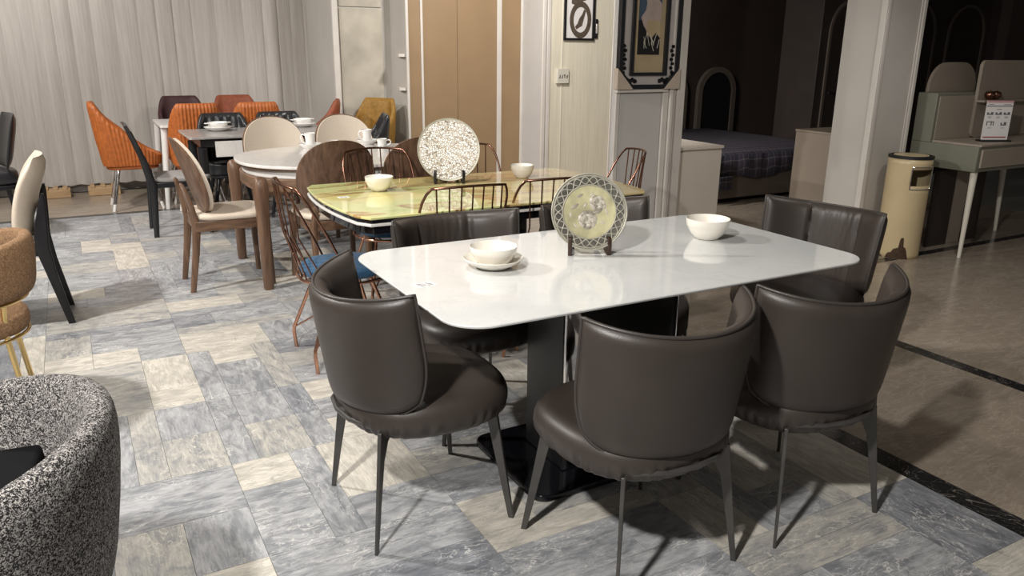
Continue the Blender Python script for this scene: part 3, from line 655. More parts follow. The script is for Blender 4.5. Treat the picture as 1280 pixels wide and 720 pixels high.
# ================================================================== WIRE CHAIRS
def wire_chair(label, loc, rz, group):
    t = thing('wire_chair', label, 'chair', loc, rz, group)
    cushion(MB(), sell(0.205, 0.205, 2.4, 48, 0.02), 0.437, 0.485, 0.4, 0.012).build('seat_cushion', 'blue_velvet', t, smooth=70)
    fr = MB().tube([(x, y, 0.428) for x, y in sell(0.218, 0.218, 2.4, 48, 0.02)], 0.008, 8, closed=True).build('seat_ring', 'copper', t, smooth=80)
    for k in range(4):
        y = -0.12 + 0.08 * k; MB().tube([(-0.18, y, 0.427), (0.22, y, 0.427)], 0.004, 6).build('seat_wire', 'copper', fr)
    # back: bent rail and rods
    ctrl = []
    for k in range(41):
        a = -1 + 2 * k / 40; b = abs(a)
        if b < 0.55: y = a / 0.55 * 0.185; z = 0.905 - 0.012 * (b / 0.55) ** 2; x = -0.285 + 0.05 * (b / 0.55) ** 2
        else:
            q = (b - 0.55) / 0.45; y = math.copysign(0.185 + 0.035 * math.sin(min(1, q * 3) * PI / 2), a); z = 0.893 - (q ** 1.35) * 0.46 - 0.01 * min(1, q * 3); x = -0.235 + 0.235 * q ** 1.1
        ctrl.append((x, y, z))
    bk = MB().tube(ctrl, 0.0065, 8).build('back_rail', 'dark_copper', t, smooth=80)
    for k in range(7):
        a = -0.165 + 0.055 * k; f_ = a / 0.185; xt = -0.285 + 0.05 * f_ * f_; ys = a * 0.95
        MB().tube([(xt, a, 0.90), (xt * 0.62 - 0.075, ys, 0.66), (-0.185 + 0.09 * f_ * f_, ys, 0.43)], 0.0042, 6).build('rod', 'dark_copper', bk, smooth=80)
    for sx, sy in ((-1, 1), (-1, -1), (1, 1), (1, -1)):
        l = MB().tube([(sx * 0.10 + 0.02, sy * 0.13, 0.42), (sx * 0.205 + 0.01, sy * 0.20, 0.115), (sx * 0.208 + 0.01, sy * 0.203, 0.09), (sx * 0.20 + 0.01, sy * 0.203, 0.0)], 0.0095, 8).build('leg', 'copper', t, smooth=80)
        MB().tube([(sx * 0.205 + 0.01, sy * 0.20, 0.112), (sx * 0.06, sy * 0.06, 0.23), (0.01, 0, 0.25)], 0.005, 6).build('brace', 'copper', l, smooth=80)
    return t
g = 'copper wire chairs around the onyx table'
wc_ = wire_chair('copper wire chair with blue seat at the left end of the onyx table', (1.07, 3.70, 0), 0.0, g)
dup(wc_, 'copper wire chair on the far side of the onyx table, left of the mosaic plate', (1.62, 4.46, 0), -PI / 2)
dup(wc_, 'copper wire chair on the far side of the onyx table, right of the mosaic plate', (2.24, 4.47, 0), -PI / 2)
dup(wc_, 'copper wire chair right behind the left-hand leather chair back, below the mosaic plate', (1.58, 3.475, 0), PI / 2 - 0.05)
dup(wc_, 'copper wire chair just left of and behind the flower plate', (2.10, 3.485, 0), PI / 2 - 0.12)
dup(wc_, 'copper wire chair at the right end of the onyx table, before the grey column', (2.86, 4.05, 0), PI - 0.35)
# ================================================================== WALNUT CHAIRS
def walnut_chair(label, loc, rz, group):
    t = thing('walnut_chair', label, 'chair', loc, rz, group)
    o = [(x + 0.02, y * (1 + 0.25 * x)) for x, y in sell(0.235, 0.225, 4, 56)]
    cushion(MB(), o, 0.455, 0.495, 0.25, 0.008).build('seat_pad', 'cream_pad', t, smooth=70)
    for (a, b, c, d) in ((-0.2, 0.225, -0.205, -0.185), (-0.2, 0.225, 0.185, 0.205), (-0.215, -0.19, -0.2, 0.2), (0.21, 0.235, -0.21, 0.21)):
        bx('apron', 'walnut_rail', (a, b, c, d, 0.39, 0.4545), t, 0.004)
    for sy in (-1, 1):
        MB().loft([[(0.215 + (1 - z / 0.454) * 0.015 + a * r, sy * (0.20 + (1 - z / 0.454) * 0.012) + b * r, z) for a, b in sell(1, 1, 4, 16)] for z, r in ((0, 0.015), (0.454, 0.023))]).build('leg', 'walnut', t)
        rg = []
        for z, x, r in ((0, -0.265, 0.017), (0.25, -0.225, 0.022), (0.42, -0.205, 0.025), (0.55, -0.225, 0.021), (0.65, -0.25, 0.017), (0.685, -0.26, 0.012), (0.695, -0.262, 0.004)):
            rg.append([(x + a * r, sy * (0.175 - 0.05 * max(0, z - 0.42) / 0.27) + b * r * 0.8, z) for a, b in sell(1, 1, 4, 16)])
        MB().loft(rg).build('leg', 'walnut', t)
    def shell(d0, d1, sc):
        rs = []
        for q in (0.02, 0.3, 0.55, 0.75, 0.9, 1.0):
            ring0 = []
            for y, z in sell(0.25 * sc * q, 0.245 * sc * q, 2.3, 48):
                ring0.append((y, z))
            rs.append(ring0)
        P3 = lambda y, z, d: (-0.228 + 0.9 * y * y - 0.32 * (z) * 0.9 + d + 0.02, y, 0.715 + z)
        mb = MB(); mb.loft([[P3(y, z, d0) for y, z in r] for r in rs] + [[P3(y, z, d1) for y, z in r] for r in reversed(rs)]); return mb
    shell(-0.012, 0.006, 1.0).build('back_shell', 'walnut', t, smooth=50)
    shell(0.0065, 0.034, 0.97).build('back_pad', 'cream_pad', t, smooth=50)
    return t
g = 'walnut chairs with cream pads around the oval table'
wn = walnut_chair('walnut chair with cream seat at the left end of the oval table, full side view', (0.80, 5.33, 0), 0.02, g)
dup(wn, 'walnut chair back before the oval table, behind the left copper wire back', (1.42, 5.03, 0), PI / 2)
dup(wn, 'walnut chair back before the oval table, just left of the mosaic plate', (1.98, 5.03, 0), PI / 2)
dup(wn, 'cream padded chair back on the far side of the oval table, left one', (1.43, 6.45, 0), -PI / 2)
dup(wn, 'cream padded chair back on the far side of the oval table, right one', (2.02, 6.45, 0), -PI / 2)

# ================================================================== BLACK SIDE CHAIR
t = thing('black_chair', 'black wooden chair with grey seat at the left end of the grey table', 'chair', (0.72, 7.08, 0), 0.0)
cushion(MB(), sell(0.23, 0.22, 4, 48, 0.02), 0.445, 0.485, 0.25, 0.006).build('seat_pad', 'grey_pad', t, smooth=70)
bx('seat_frame', 'black_wood', (-0.2, 0.22, -0.2, 0.2, 0.40, 0.4445), t, 0.006)
for sy in (-1, 1):
    MB().loft([[(0.2 + a * r, sy * 0.185 + b * r, z) for a, b in sell(1, 1, 5, 16)] for z, r in ((0, 0.016), (0.42, 0.022))]).build('leg', 'black_wood', t)
    MB().loft([[(x + a * r, sy * 0.195 + b * r * 0.8, z) for a, b in sell(1, 1, 5, 16)] for z, x, r in ((0, -0.23, 0.02), (0.42, -0.205, 0.026), (0.6, -0.245, 0.022), (0.86, -0.335, 0.016))]).build('leg', 'black_wood', t)
rs = []
for z, x in ((0.58, -0.235), (0.66, -0.258), (0.76, -0.292), (0.86, -0.332), (0.905, -0.352)):
    rs.append([(x - d + 0.25 * (0.04 - y * y), y, z) for d, y in [(0.018, -0.21 + 0.035 * k) for k in range(13)]] + [(x + d + 0.25 * (0.04 - y * y) - 0.01, y, z) for d, y in [(0.012, 0.21 - 0.035 * k) for k in range(13)]])
MB().loft(rs).build('backrest', 'black_leather', t, smooth=50)

# ================================================================== BUCKET CHAIRS
def bucket_chair(name, label, loc, rz, group, mat, leg, ribs=0, back=1.0, front=0.515, hw=0.235, tuft=False, legs='chrome', seat=None, expo=1.5):
    t = thing(name, label, 'chair', loc, rz, group)
    K = 300; ol = rrect(-0.27, 0.27, -hw, hw, min(0.13, hw * 0.6), 10); pts = resample(ol, K)
    top = lambda x: front + (back - front) * max(0, min(1, (0.27 - x) / 0.52)) ** expo
    rows = 12; outer = []; inner = []
    for j in range(rows + 1):
        v = j / rows; ro = []; ri = []
        for k, (x, y) in enumerate(pts):
            zt = top(x); z = 0.42 + (zt - 0.42) * v
            fl = 0.90 + 0.10 * min(1, (z - 0.42) / 0.22) ** 0.6
            ln = -0.10 * max(0, z - 0.55) * max(0.2, min(1, 0.6 - 2 * x))
            rb = 1 + (0.030 * abs(math.sin(PI * k / K * ribs)) if ribs else 0)
            cr = 0.035 * max(0, (abs(y) - hw * 0.74) / (hw * 0.26)) ** 2 * max(0, min(1, (-x - 0.05) / 0.15)) * v
            d = math.hypot(x, y) or 1; rnd = 0.010 if j == rows else 0
            tf = 0.014 * (math.sin(PI * k / K * 22) ** 2) * (math.sin(v * 9.5) ** 2) if tuft else 0
            a_ = 1 - rnd / d; b_ = 1 - (0.052 - tf - rnd) / d
            ro.append((x * fl * rb * a_ + ln, y * fl * rb * a_, z - cr - rnd * 0.4)); ri.append((x * fl * b_ + ln, y * fl * b_, z - cr - rnd * 0.4))
        outer.append(ro); inner.append(ri)
    mid_ = [((a[0] + b[0]) / 2, (a[1] + b[1]) / 2, (a[2] + b[2]) / 2 + 0.007) for a, b in zip(outer[-1], inner[-1])]
    MB().loft(outer + [mid_] + inner[::-1] + [outer[0]], caps=False).build('shell', mat, t, smooth=75)
    cushion(MB(), [(x * 0.80 + 0.01, y * 0.80) for x, y in pts[::4]], 0.425, 0.495, 0.3, 0.012).build('seat', seat or mat, t, smooth=70)
    MB().prism([(x * 0.84, y * 0.84) for x, y in pts[::4]], 0.385, 0.4195).build('seat_base', mat, t, bevel=0.01)
    for sx, sy in ((-1, 1), (-1, -1), (1, 1), (1, -1)):
        l = MB().tube([(sx * 0.13, sy * 0.13, 0.39), (sx * 0.20, sy * 0.20, 0.07), (sx * 0.215, sy * 0.215, 0.0)], [0.019, 0.015, 0.013], 12).build('leg', legs, t, smooth=60)
        if legs == 'chrome': MB().tube([(sx * 0.2005, sy * 0.2005, 0.068), (sx * 0.2155, sy * 0.2155, 0.0)], [0.0162, 0.0146], 12).build('foot_cap', 'white_paint', l, smooth=60)
    return t
g = 'velvet bucket chairs around the white table'
oc = bucket_chair('bucket_chair', 'ribbed orange velvet chair at the left end of the white table, seen from the side', (0.46, 8.38, 0), 0.0, g, 'orange', None, 58)
dup(oc, 'ribbed orange chair back beside the white table leg, behind the left black tufted chair', (1.02, 8.15, 0), PI / 2)
dup(oc, 'ribbed orange chair back on the near side of the white table, right one', (1.57, 8.15, 0), PI / 2)
bu = bucket_chair('bucket_chair', 'dark burgundy chair back on the curtain side of the white table', (1.03, 8.86, 0), -PI / 2, g, 'burgundy', None, 0)
bucket_chair('bucket_chair', 'rust red chair back on the curtain side of the white table', (1.58, 8.86, 0), -PI / 2, g, 'rust', None, 0)
bucket_chair('bucket_chair', 'rust red chair at the right end of the white table, before the pilaster', (2.13, 8.12, 0), PI - 0.35, g, 'rust', None, 0)
bucket_chair('bucket_chair', 'mustard yellow chair standing against the mottled plaster panel', (2.66, 7.92, 0), -2.45, g, 'mustard', None, 0)
g = 'black tufted chairs at the grey table'
bt = bucket_chair('tufted_chair', 'black tufted chair back behind the bowl on the grey table, left one', (1.22, 7.50, 0), -PI / 2, g, 'black_leather', None, 0, 0.915, 0.52, 0.245, True, 'black_wood', 'grey_pad', 2.0)
dup(bt, 'black tufted chair back on the far side of the grey table, right one', (1.73, 7.50, 0), -PI / 2)
dup(bt, 'black tufted chair before the mustard yellow chair', (2.31, 7.17, 0), PI - 0.25)

# ================================================================== CHAIRS ON THE LEFT EDGE
t = thing('cream_chair', 'cream leather chair with black raked legs at the left edge', 'chair', (-0.42, 5.04, 0), PI)
cushion(MB(), sell(0.23, 0.22, 4, 48, 0.03), 0.44, 0.495, 0.3, 0.01).build('seat', 'cream_pad', t, smooth=70)
bx('seat_frame', 'black_wood', (-0.2, 0.24, -0.19, 0.19, 0.40, 0.4395), t, 0.006)
rs = []
for i in range(13):
    v = i / 12; z = 0.47 + 0.46 * v; hw = 0.225 * (1 - 0.35 * max(0, v - 0.7) ** 1.5 * 3) * (0.92 + 0.08 * v); x = -0.125 - 0.13 * v + 0.03 * math.sin(v * PI)
    th = 0.046 * (1 - abs(2 * v - 1) ** 6) + 0.004; rg = []
    for k in range(25): a = 2 * PI * k / 25; yy = hw * math.copysign(abs(math.cos(a)) ** 0.6, math.cos(a)); rg.append((x + th * math.sin(a) + 1.1 * yy * yy, yy, z))
    rs.append(rg)
MB().loft(rs).build('backrest', 'cream_pad', t, smooth=60)
for sy in (-1, 1):
    rg = []
    for z, x, wd in ((0, -0.275, 0.018), (0.3, -0.215, 0.026), (0.45, -0.19, 0.036), (0.58, -0.205, 0.03), (0.70, -0.225, 0.016), (0.74, -0.232, 0.006)):
        rg.append([(x + a * wd, sy * 0.185 + b * 0.016, z) for a, b in sell(1, 1, 5, 16)])
    MB().loft(rg).build('leg', 'black_wood', t, smooth=50)
    MB().loft([[(0.2 + a * r, sy * 0.18 + b * r, z) for a, b in sell(1, 1, 5, 16)] for z, r in ((0, 0.015), (0.42, 0.022))]).build('leg', 'black_wood', t)
rs = []
for z, x, h in ((0.40, -0.185, 0.185), (0.5, -0.2, 0.185), (0.6, -0.212, 0.18), (0.66, -0.222, 0.15)):
    rs.append([(x - 0.01 + 0.9 * y * y, y, z) for y in [(-h + 2 * h * k / 10) for k in range(11)]] + [(x + 0.01 + 0.9 * y * y, y, z) for y in [(h - 2 * h * k / 10) for k in range(11)]])
MB().loft(rs).build('back_plate', 'black_wood', t, smooth=50)

def tub(mb, R0, R1, z0, ztop, a0, a1, th, K=72, J=12, zfun=None):
    sec = []
    for k in range(K + 1):
        a = a0 + (a1 - a0) * k / K; zt = zfun(a) if zfun else ztop; ring = []
        for j in range(2 * J):
            q = 2 * PI * j / (2 * J); c, s_ = math.cos(q), math.sin(q)
            v = (1 + math.copysign(abs(s_) ** 0.55, s_)) / 2; rad = R0 + (R1 - R0) * v ** 0.7 + th * math.copysign(abs(c) ** 0.7, c)
            ring.append((rad * math.cos(a), rad * math.sin(a), z0 + (zt - z0) * v))
        sec.append(ring)
    mb.loft(sec); return mb
t = thing('boucle_chair', 'caramel boucle barrel chair with brass legs at the left edge', 'chair', (-0.51, 3.80, 0), PI)
tub(MB(), 0.25, 0.275, 0.50, 0.745, math.radians(80), math.radians(280), 0.035, zfun=lambda a: 0.69 + 0.06 * math.cos((a - PI) * 0.9)).build('backrest', 'boucle_brown', t, smooth=80)
cushion(MB(), sell(0.245, 0.245, 2, 56), 0.345, 0.43, 0.3, 0.01).build('seat', 'boucle_brown', t, smooth=80)
MB().tube([(0.25 * math.cos(a), 0.25 * math.sin(a), 0.49) for a in [math.radians(80 + 200 * k / 30) for k in range(31)]], 0.008, 8).build('back_ring', 'gold', t, smooth=80)
MB().tube([(0.235 * math.cos(2 * PI * k / 40), 0.235 * math.sin(2 * PI * k / 40), 0.335) for k in range(40)], 0.008, 8, closed=True).build('seat_ring', 'gold', t, smooth=80)
for a in (45, 135, 225, 315):
    c, s_ = math.cos(math.radians(a)), math.sin(math.radians(a))
    MB().tube([(0.28 * c, 0.28 * s_, 0), (0.225 * c, 0.225 * s_, 0.37), (0.24 * c, 0.24 * s_, 0.485)], 0.0115, 10).build('leg', 'gold', t, smooth=80)

t = thing('boucle_armchair', 'black and white boucle tub chair in the lower left corner', 'chair', (-0.366, 1.74, 0), PI - 0.1)
tub(MB(), 0.265, 0.340, 0.34, 0.745, math.radians(62), math.radians(298), 0.042, 96, 14, zfun=lambda a: 0.705 + 0.09 * math.cos((a - PI) * 0.85)).build('shell', 'boucle_bw', t, smooth=80)
cushion(MB(), sell(0.235, 0.235, 2.2, 56, 0.02), 0.36, 0.49, 0.3, 0.015).build('seat', 'black_leather', t, smooth=80)
MB().box(-0.19, -0.10, -0.22, 0.2, 0.50, 0.625).build('lumbar_pad', 'matte_black', t, bevel=0.012, seg=3)
MB().lathe([(0.0, 0.30), (0.2, 0.30), (0.25, 0.345), (0.24, 0.359), (0, 0.359)], 48).build('seat_base', 'boucle_bw', t, smooth=60)
for a in (45, 135, 225, 315):
    c, s_ = math.cos(math.radians(a)), math.sin(math.radians(a))
    MB().tube([(0.22 * c, 0.22 * s_, 0), (0.17 * c, 0.17 * s_, 0.305)], [0.011, 0.016], 10).build('leg', 'black_metal', t, smooth=60)

t = thing('black_armchair', 'black chair cut by the left edge, before the curtain', 'chair', (-0.66, 7.45, 0), PI + 0.25)
rs = []
for i in range(11):
    v = i / 10; z = 0.56 + 0.42 * v; th = 0.03 * (1 - abs(2 * v - 1) ** 6) + 0.003; hw = 0.21 * (1 - 0.5 * max(0, v - 0.6) ** 2)
    rs.append([(-0.16 - 0.10 * v + 0.9 * (hw * math.cos(a)) ** 2 + th * math.sin(a), hw * math.cos(a), z) for a in [2 * PI * k / 24 for k in range(24)]])
MB().loft(rs).build('backrest', 'black_leather', t, smooth=60)
cushion(MB(), sell(0.22, 0.22, 3.5, 48), 0.44, 0.55, 0.3, 0.01).build('seat', 'black_leather', t, smooth=70)
MB().prism(sell(0.225, 0.225, 3.5, 48), 0.405, 0.4395).build('seat_frame', 'black_wood', t, bevel=0.006)
for sx in (-1, 1):
    for sy in (-1, 1): MB().tube([(sx * 0.23, sy * 0.21, 0), (sx * 0.17, sy * 0.17, 0.41)], [0.014, 0.02], 10).build('leg', 'black_wood', t, smooth=60)

# ================================================================== TABLEWARE
def bowl_mesh(r, h):
    return MB().lathe([(0.0, 0.0), (r * 0.48, 0.0), (r * 0.56, 0.004), (r * 0.78, h * 0.30), (r * 0.90, h * 0.55), (r * 0.915, h * 0.60), (r * 0.96, h * 0.66), (r * 0.985, h * 0.9), (r, h), (r * 0.985, h * 1.01), (r * 0.95, h * 0.97), (r * 0.86, h * 0.5), (r * 0.6, h * 0.16), (0, h * 0.1)], 48)
def saucer_mesh(r):
    return MB().lathe([(0, 0), (r * 0.55, 0), (r * 0.6, 0.006), (r * 0.9, 0.022), (r, 0.034), (r * 0.985, 0.036), (r * 0.85, 0.024), (r * 0.6, 0.010), (0, 0.008)], 48)
def bowl(lab, x, y, z, r, h, mat='porcelain', grp=None): return tag(bowl_mesh(r, h).build('bowl', mat, None, loc=(x, y, z), smooth=50), lab, 'bowl', grp)
def saucer(lab, x, y, z, r, mat='porcelain'): return tag(saucer_mesh(r).build('saucer', mat, None, loc=(x, y, z), smooth=50), lab, 'saucer')
e = 0.0005
saucer('cream saucer under the bowl at the left of the marble table', 1.222, 2.335, TZ + e, 0.105)
bowl('cream bowl standing in a saucer on the marble table', 1.222, 2.335, TZ + 0.0085, 0.083, 0.068)
bowl('cream bowl alone on the right half of the marble table', 2.20, 2.335, TZ + e, 0.088, 0.082)
bowl('cream bowl on the green left end of the onyx table', 1.39, 3.97, TZ + e, 0.075, 0.075)
bowl('cream bowl on the amber right end of the onyx table', 2.30, 4.03, TZ + e, 0.070, 0.075)
saucer('white saucer on the left of the grey table', 1.13, 7.42, 0.7905, 0.12, 'white_porcelain')
def lugged(lab, x, y, z, rz):
    b = bowl(lab, x, y, z, 0.085, 0.065, 'white_porcelain'); b.rotation_euler = (0, 0, rz)
    for s_ in (-1, 1): MB().prism([(s_ * 0.075, -0.025), (s_ * 0.118, -0.018), (s_ * 0.118, 0.018), (s_ * 0.075, 0.025)], 0.055, 0.064).build('handle', 'white_porcelain', b, bevel=0.003)
lugged('white lug-handled bowl in a saucer on the left of the grey table', 1.13, 7.42, 0.7988, 0.3)
saucer('white saucer on the right of the grey table, before a cream chair back', 1.90, 7.50, 0.7905, 0.12, 'white_porcelain')
lugged('white lug-handled bowl on the right of the grey table', 1.90, 7.50, 0.7988, 0.3)
def cup(lab, x, y, z, r, h, rz, handle=True):
    c = tag(MB().lathe([(0, 0), (r * 0.7, 0), (r * 0.75, 0.004), (r * 0.78, h * 0.5), (r * 0.9, h * 0.9), (r, h), (r * 0.95, h * 1.005), (r * 0.84, h * 0.85), (r * 0.7, h * 0.1), (0, h * 0.08)], 32).build('cup', 'white_porcelain', None, loc=(x, y, z), rot=(0, 0, rz), smooth=50), lab, 'cup')
    if handle: MB().tube([(r * 0.82, 0, h * 0.82), (r * 1.35, 0, h * 0.9), (r * 1.65, 0, h * 0.7), (r * 1.4, 0, h * 0.35), (r * 0.74, 0, h * 0.25)], 0.005, 8).build('handle', 'white_porcelain', c, smooth=80)
z3 = 0.7855
saucer('white saucer under the left tall mug on the oval table', 1.53, 5.86, z3, 0.085, 'white_porcelain')
cup('tall white mug with handle, left one on the oval table', 1.53, 5.86, z3 + 0.008, 0.042, 0.105, PI - 0.5)
cup('short white tea bowl between the two tall mugs', 1.68, 5.76, z3, 0.042, 0.06, 0, False)
saucer('white saucer under the right tall mug on the oval table', 2.0, 5.95, z3, 0.085, 'white_porcelain')
cup('tall white mug with handle, right one on the oval table', 2.0, 5.95, z3 + 0.008, 0.040, 0.105, PI - 0.5)
cup('small white coffee cup before the right tall mug', 2.03, 5.70, z3, 0.042, 0.065, -0.5)
# plate stands and display plates (local: plate faces -y, leaning back)
def easel(lab, loc, rz, mat, s=1.0):
    t = thing('plate_stand', lab, 'stand', loc, rz, 'plate stands')
    for sx in (-1, 1):
        o = [(-0.045, 0.0), (-0.03, 0.0), (0.0, 0.022), (0.035, 0.012), (0.055, 0.0), (0.065, 0.0), (0.05, 0.03), (0.03, 0.05), (0.035, 0.12), (0.022, 0.12), (0.008, 0.045), (-0.02, 0.035), (-0.032, 0.062), (-0.044, 0.058), (-0.05, 0.03)]
        MB().loft([[(sx * (0.055 * s) + dx, y * s, z * s) for y, z in o] for dx in (-0.007, 0.007)]).build('foot', mat, t, rot=(0, 0, sx * 0.25), bevel=0.002)
    for zz, yy in ((0.028, 0.012), (0.095, 0.030)): MB().tube([(-0.05 * s, yy * s, zz * s), (0.05 * s, yy * s, zz * s)], 0.006, 8).build('crossbar', mat, t, smooth=80)
    return t
lean = math.radians(14)
def plate_base(t, r, mat, rim_mat):
    body = MB().lathe([(0, 0.0), (r * 0.5, 0.0), (r * 0.6, 0.004), (r * 0.93, 0.016), (r, 0.022), (r * 0.99, 0.027), (r * 0.93, 0.023), (0, 0.012)], 64).build('body', rim_mat, t, rot=(PI / 2, 0, 0), smooth=50)
    return body
def ringlathe(prof, n):
    rs = [[(r * math.cos(2 * PI * k / n), r * math.sin(2 * PI * k / n), z) for k in range(n)] for r, z in prof]
    return MB().loft(rs + [rs[0]], caps=False)
# flower plate
pr = 0.142; prz = -0.42
easel('dark wooden plate stand under the flower plate on the marble table', (1.625, 2.345, TZ), prz, 'dark_walnut', 1.15)
def place_plate(name, lab, base, rz, r, zoff):
    o = thing(name, lab, 'plate'); mw = Matrix.Translation(base) @ Matrix.Rotation(rz, 4, 'Z') @ Matrix.Translation((0, -0.012, zoff)) @ Matrix.Rotation(-lean, 4, 'X') @ Matrix.Translation((0, 0, r)); o.matrix_world = mw; return o
t = place_plate('flower_plate', 'round relief plate with two roses and scroll border on the marble table', (1.625, 2.345, TZ), prz, pr, 0.014)
plate_base(t, pr, None, 'plate_rim')
disc = lambda r, y0, y1: MB().lathe([(0, 0), (r * 0.98, 0), (r, 0.001), (r, y1 - y0)], 64)
ringlathe([(pr * 0.70, 0.0195), (pr * 0.93, 0.0225), (pr * 0.93, 0.0265), (pr * 0.70, 0.0225)], 64).build('border_ground', 'plate_dark', t, rot=(PI / 2, 0, 0), smooth=50)
MB().lathe([(0, 0.0125), (pr * 0.70, 0.0205), (pr * 0.70, 0.0225), (0, 0.0155)], 64).build('centre_field', 'plate_yellow', t, rot=(PI / 2, 0, 0), smooth=50)
for q in (0.70, 0.93, 0.985): MB().tube([(pr * q * math.cos(2 * PI * k / 64), -0.0235 - 0.003 * max(0, (q - 0.7) / 0.3), pr * q * math.sin(2 * PI * k / 64)) for k in range(64)], 0.0028, 6, closed=True).build('rim_bead', 'plate_rim', t, smooth=80)
for ph in (0, PI):
    pts = []
    for k in range(192):
        a = 2 * PI * k / 192; rr_ = pr * (0.815 + 0.09 * math.sin(12 * a + ph)); pts.append((rr_ * math.cos(a), -0.0258 - 0.001 * math.cos(12 * a + ph), rr_ * math.sin(a)))
    MB().tube(pts, 0.0022, 5, closed=True).build('scroll_band', 'plate_rim', t, smooth=80)
for k in range(24):
    a = 2 * PI * k / 24; MB().lathe([(0, 0), (0.004, 0.001), (0.003, 0.003), (0, 0.004)], 8).build('stud', 'petal', t, loc=(pr * 0.815 * math.cos(a), -0.0245, pr * 0.815 * math.sin(a)), rot=(PI / 2, 0, 0))
def rose(px, pz, s):
    n = 0
    for ring, cnt in ((1.0, 7), (0.62, 5), (0.3, 3)):
        for k in range(cnt):
            a = 2 * PI * k / cnt + ring * 2; o = sell(0.011 * s * (0.5 + ring * 0.5), 0.008 * s * (0.5 + ring * 0.5), 2, 12)
            mb = MB().loft([[(x, 0, y) for x, y in o], [(x * 0.8, -0.004 * (1.6 - ring), y * 0.8) for x, y in o]])
            mb.build('petal', 'petal' if (k + n) % 3 else 'petal_grey', t, loc=(px + 0.0135 * s * ring * math.cos(a), -0.0178, pz + 0.0135 * s * ring * math.sin(a)), rot=(0, -a + PI / 2, 0), smooth=60)
        n += 1
rose(-0.006, -0.030, 1.75); rose(0.036, 0.036, 1.7)
for px, pz, a, s in ((-0.055, 0.02, 0.6, 1.4), (-0.035, 0.06, 0.4, 1.3), (0.065, 0.0, 1.9, 1.1), (-0.052, -0.05, 2.2, 1.0), (0.01, 0.065, 0.9, 0.9), (0.03, 0.0, 0.2, 1.2), (-0.015, 0.025, 1.0, 0.8), (0.05, -0.04, 2.6, 0.9), (-0.07, -0.01, 1.5, 1.0)):
    o = sell(0.015 * s, 0.006 * s, 1.6, 14)
    MB().loft([[(x, 0, y) for x, y in o], [(x * 0.6, -0.003, y * 0.5) for x, y in o]]).build('leaf', 'petal' if s < 1.15 else 'petal_grey', t, loc=(px, -0.0185, pz), rot=(0, -a, 0), smooth=60)
# mosaic plate
mr = 0.176; prz2 = -0.40
easel('black plate stand under the mosaic plate on the onyx table', (1.83, 4.04, TZ), prz2, 'black_wood', 1.25)
t = place_plate('mosaic_plate', 'round silvery shell mosaic plate on the onyx table', (1.83, 4.04, TZ), prz2, mr, 0.010)
plate_base(t, mr, None, 'plate_rim')
MB().lathe([(0, 0.0125), (mr * 0.93, 0.0235), (mr * 0.93, 0.0255), (0, 0.0150)], 64).build('mosaic_face', 'mosaic', t, rot=(PI / 2, 0, 0), smooth=50)

# ================================================================== WALL ITEMS
# ornate frame standing on the column ledge
t = thing('ornate_frame', 'ornate black mirror frame with art print and cardboard corners on the column', 'picture', (3.93, 4.985, 1.225))
def frame_part(name, mat, o_in, o_out, y0, y1):
    mb = MB(); n = len(o_in)
    for k in range(n):
        j = (k + 1) % n; q = [o_out[k], o_out[j], o_in[j], o_in[k]]
        mb.add([(x, y0, z) for x, z in q] + [(x, y1, z) for x, z in q], [(0, 1, 2, 3), (7, 6, 5, 4), (0, 4, 5, 1), (2, 6, 7, 3), (1, 5, 6, 2), (3, 7, 4, 0)])
    return mb.build(name, mat, t, smooth=0)
FH = 1.02
def oct_(a, z0, z1, c): return [(-a + c, z0), (a - c, z0), (a, z0 + c), (a, z1 - c), (a - c, z1), (-a + c, z1), (-a, z1 - c), (-a, z0 + c)]
o_out = oct_(0.285, 0.0, FH, 0.11); o_in = oct_(0.255, 0.03, FH - 0.03, 0.10)
frame_part('outer_frame', 'black_gloss', o_in, o_out, -0.045, 0.0)
o2 = oct_(0.175, 0.095, FH - 0.095, 0.002); o3 = oct_(0.15, 0.12, FH - 0.12, 0.002)
frame_part('silver_border', 'mirror_silver', o2, o_in, -0.02, -0.004)
frame_part('inner_frame', 'black_gloss', o3, o2, -0.04, -0.003)
bx('mount', 'art_tan', (-0.15, 0.15, -0.012, -0.006, 0.12, FH - 0.12), t)
pic = bx('print', 'near_black', (-0.105, 0.105, -0.0155, -0.0125, 0.25, FH - 0.2), t)
def shape2(name, mat, pts, y, parent): return MB().loft([[(x, y, z) for x, z in pts], [(x, y + 0.0008, z) for x, z in pts]]).build(name, mat, parent, smooth=0)
shape2('print_sky', 'art_blue', [(-0.105, 0.50), (0.105, 0.50), (0.105, FH - 0.2), (-0.105, FH - 0.2)], -0.0168, pic)
shape2('print_figure', 'art_face', [(-0.06, 0.46), (0.02, 0.36), (0.07, 0.44), (0.105, 0.38), (0.105, 0.62), (0.06, 0.66), (0.05, 0.78), (-0.03, 0.79), (-0.055, 0.68), (-0.035, 0.62), (-0.045, 0.57), (-0.085, 0.52)], -0.0178, pic)
shape2('print_shawl', 'art_tan', [(-0.03, 0.40), (0.02, 0.37), (0.06, 0.41), (0.105, 0.37), (0.105, 0.50), (-0.03, 0.5)], -0.0188, pic)
for k in range(11):
    a = R.uniform(-0.05, 0.08); b = R.uniform(0.27, 0.34); dx = R.uniform(-0.04, 0.03); dz = R.uniform(0.02, 0.09)
    MB().tube([(a, -0.019, b), (a + dx, -0.0195, b + dz)], 0.002, 5).build('pen_stroke', 'bone', pic, smooth=80)
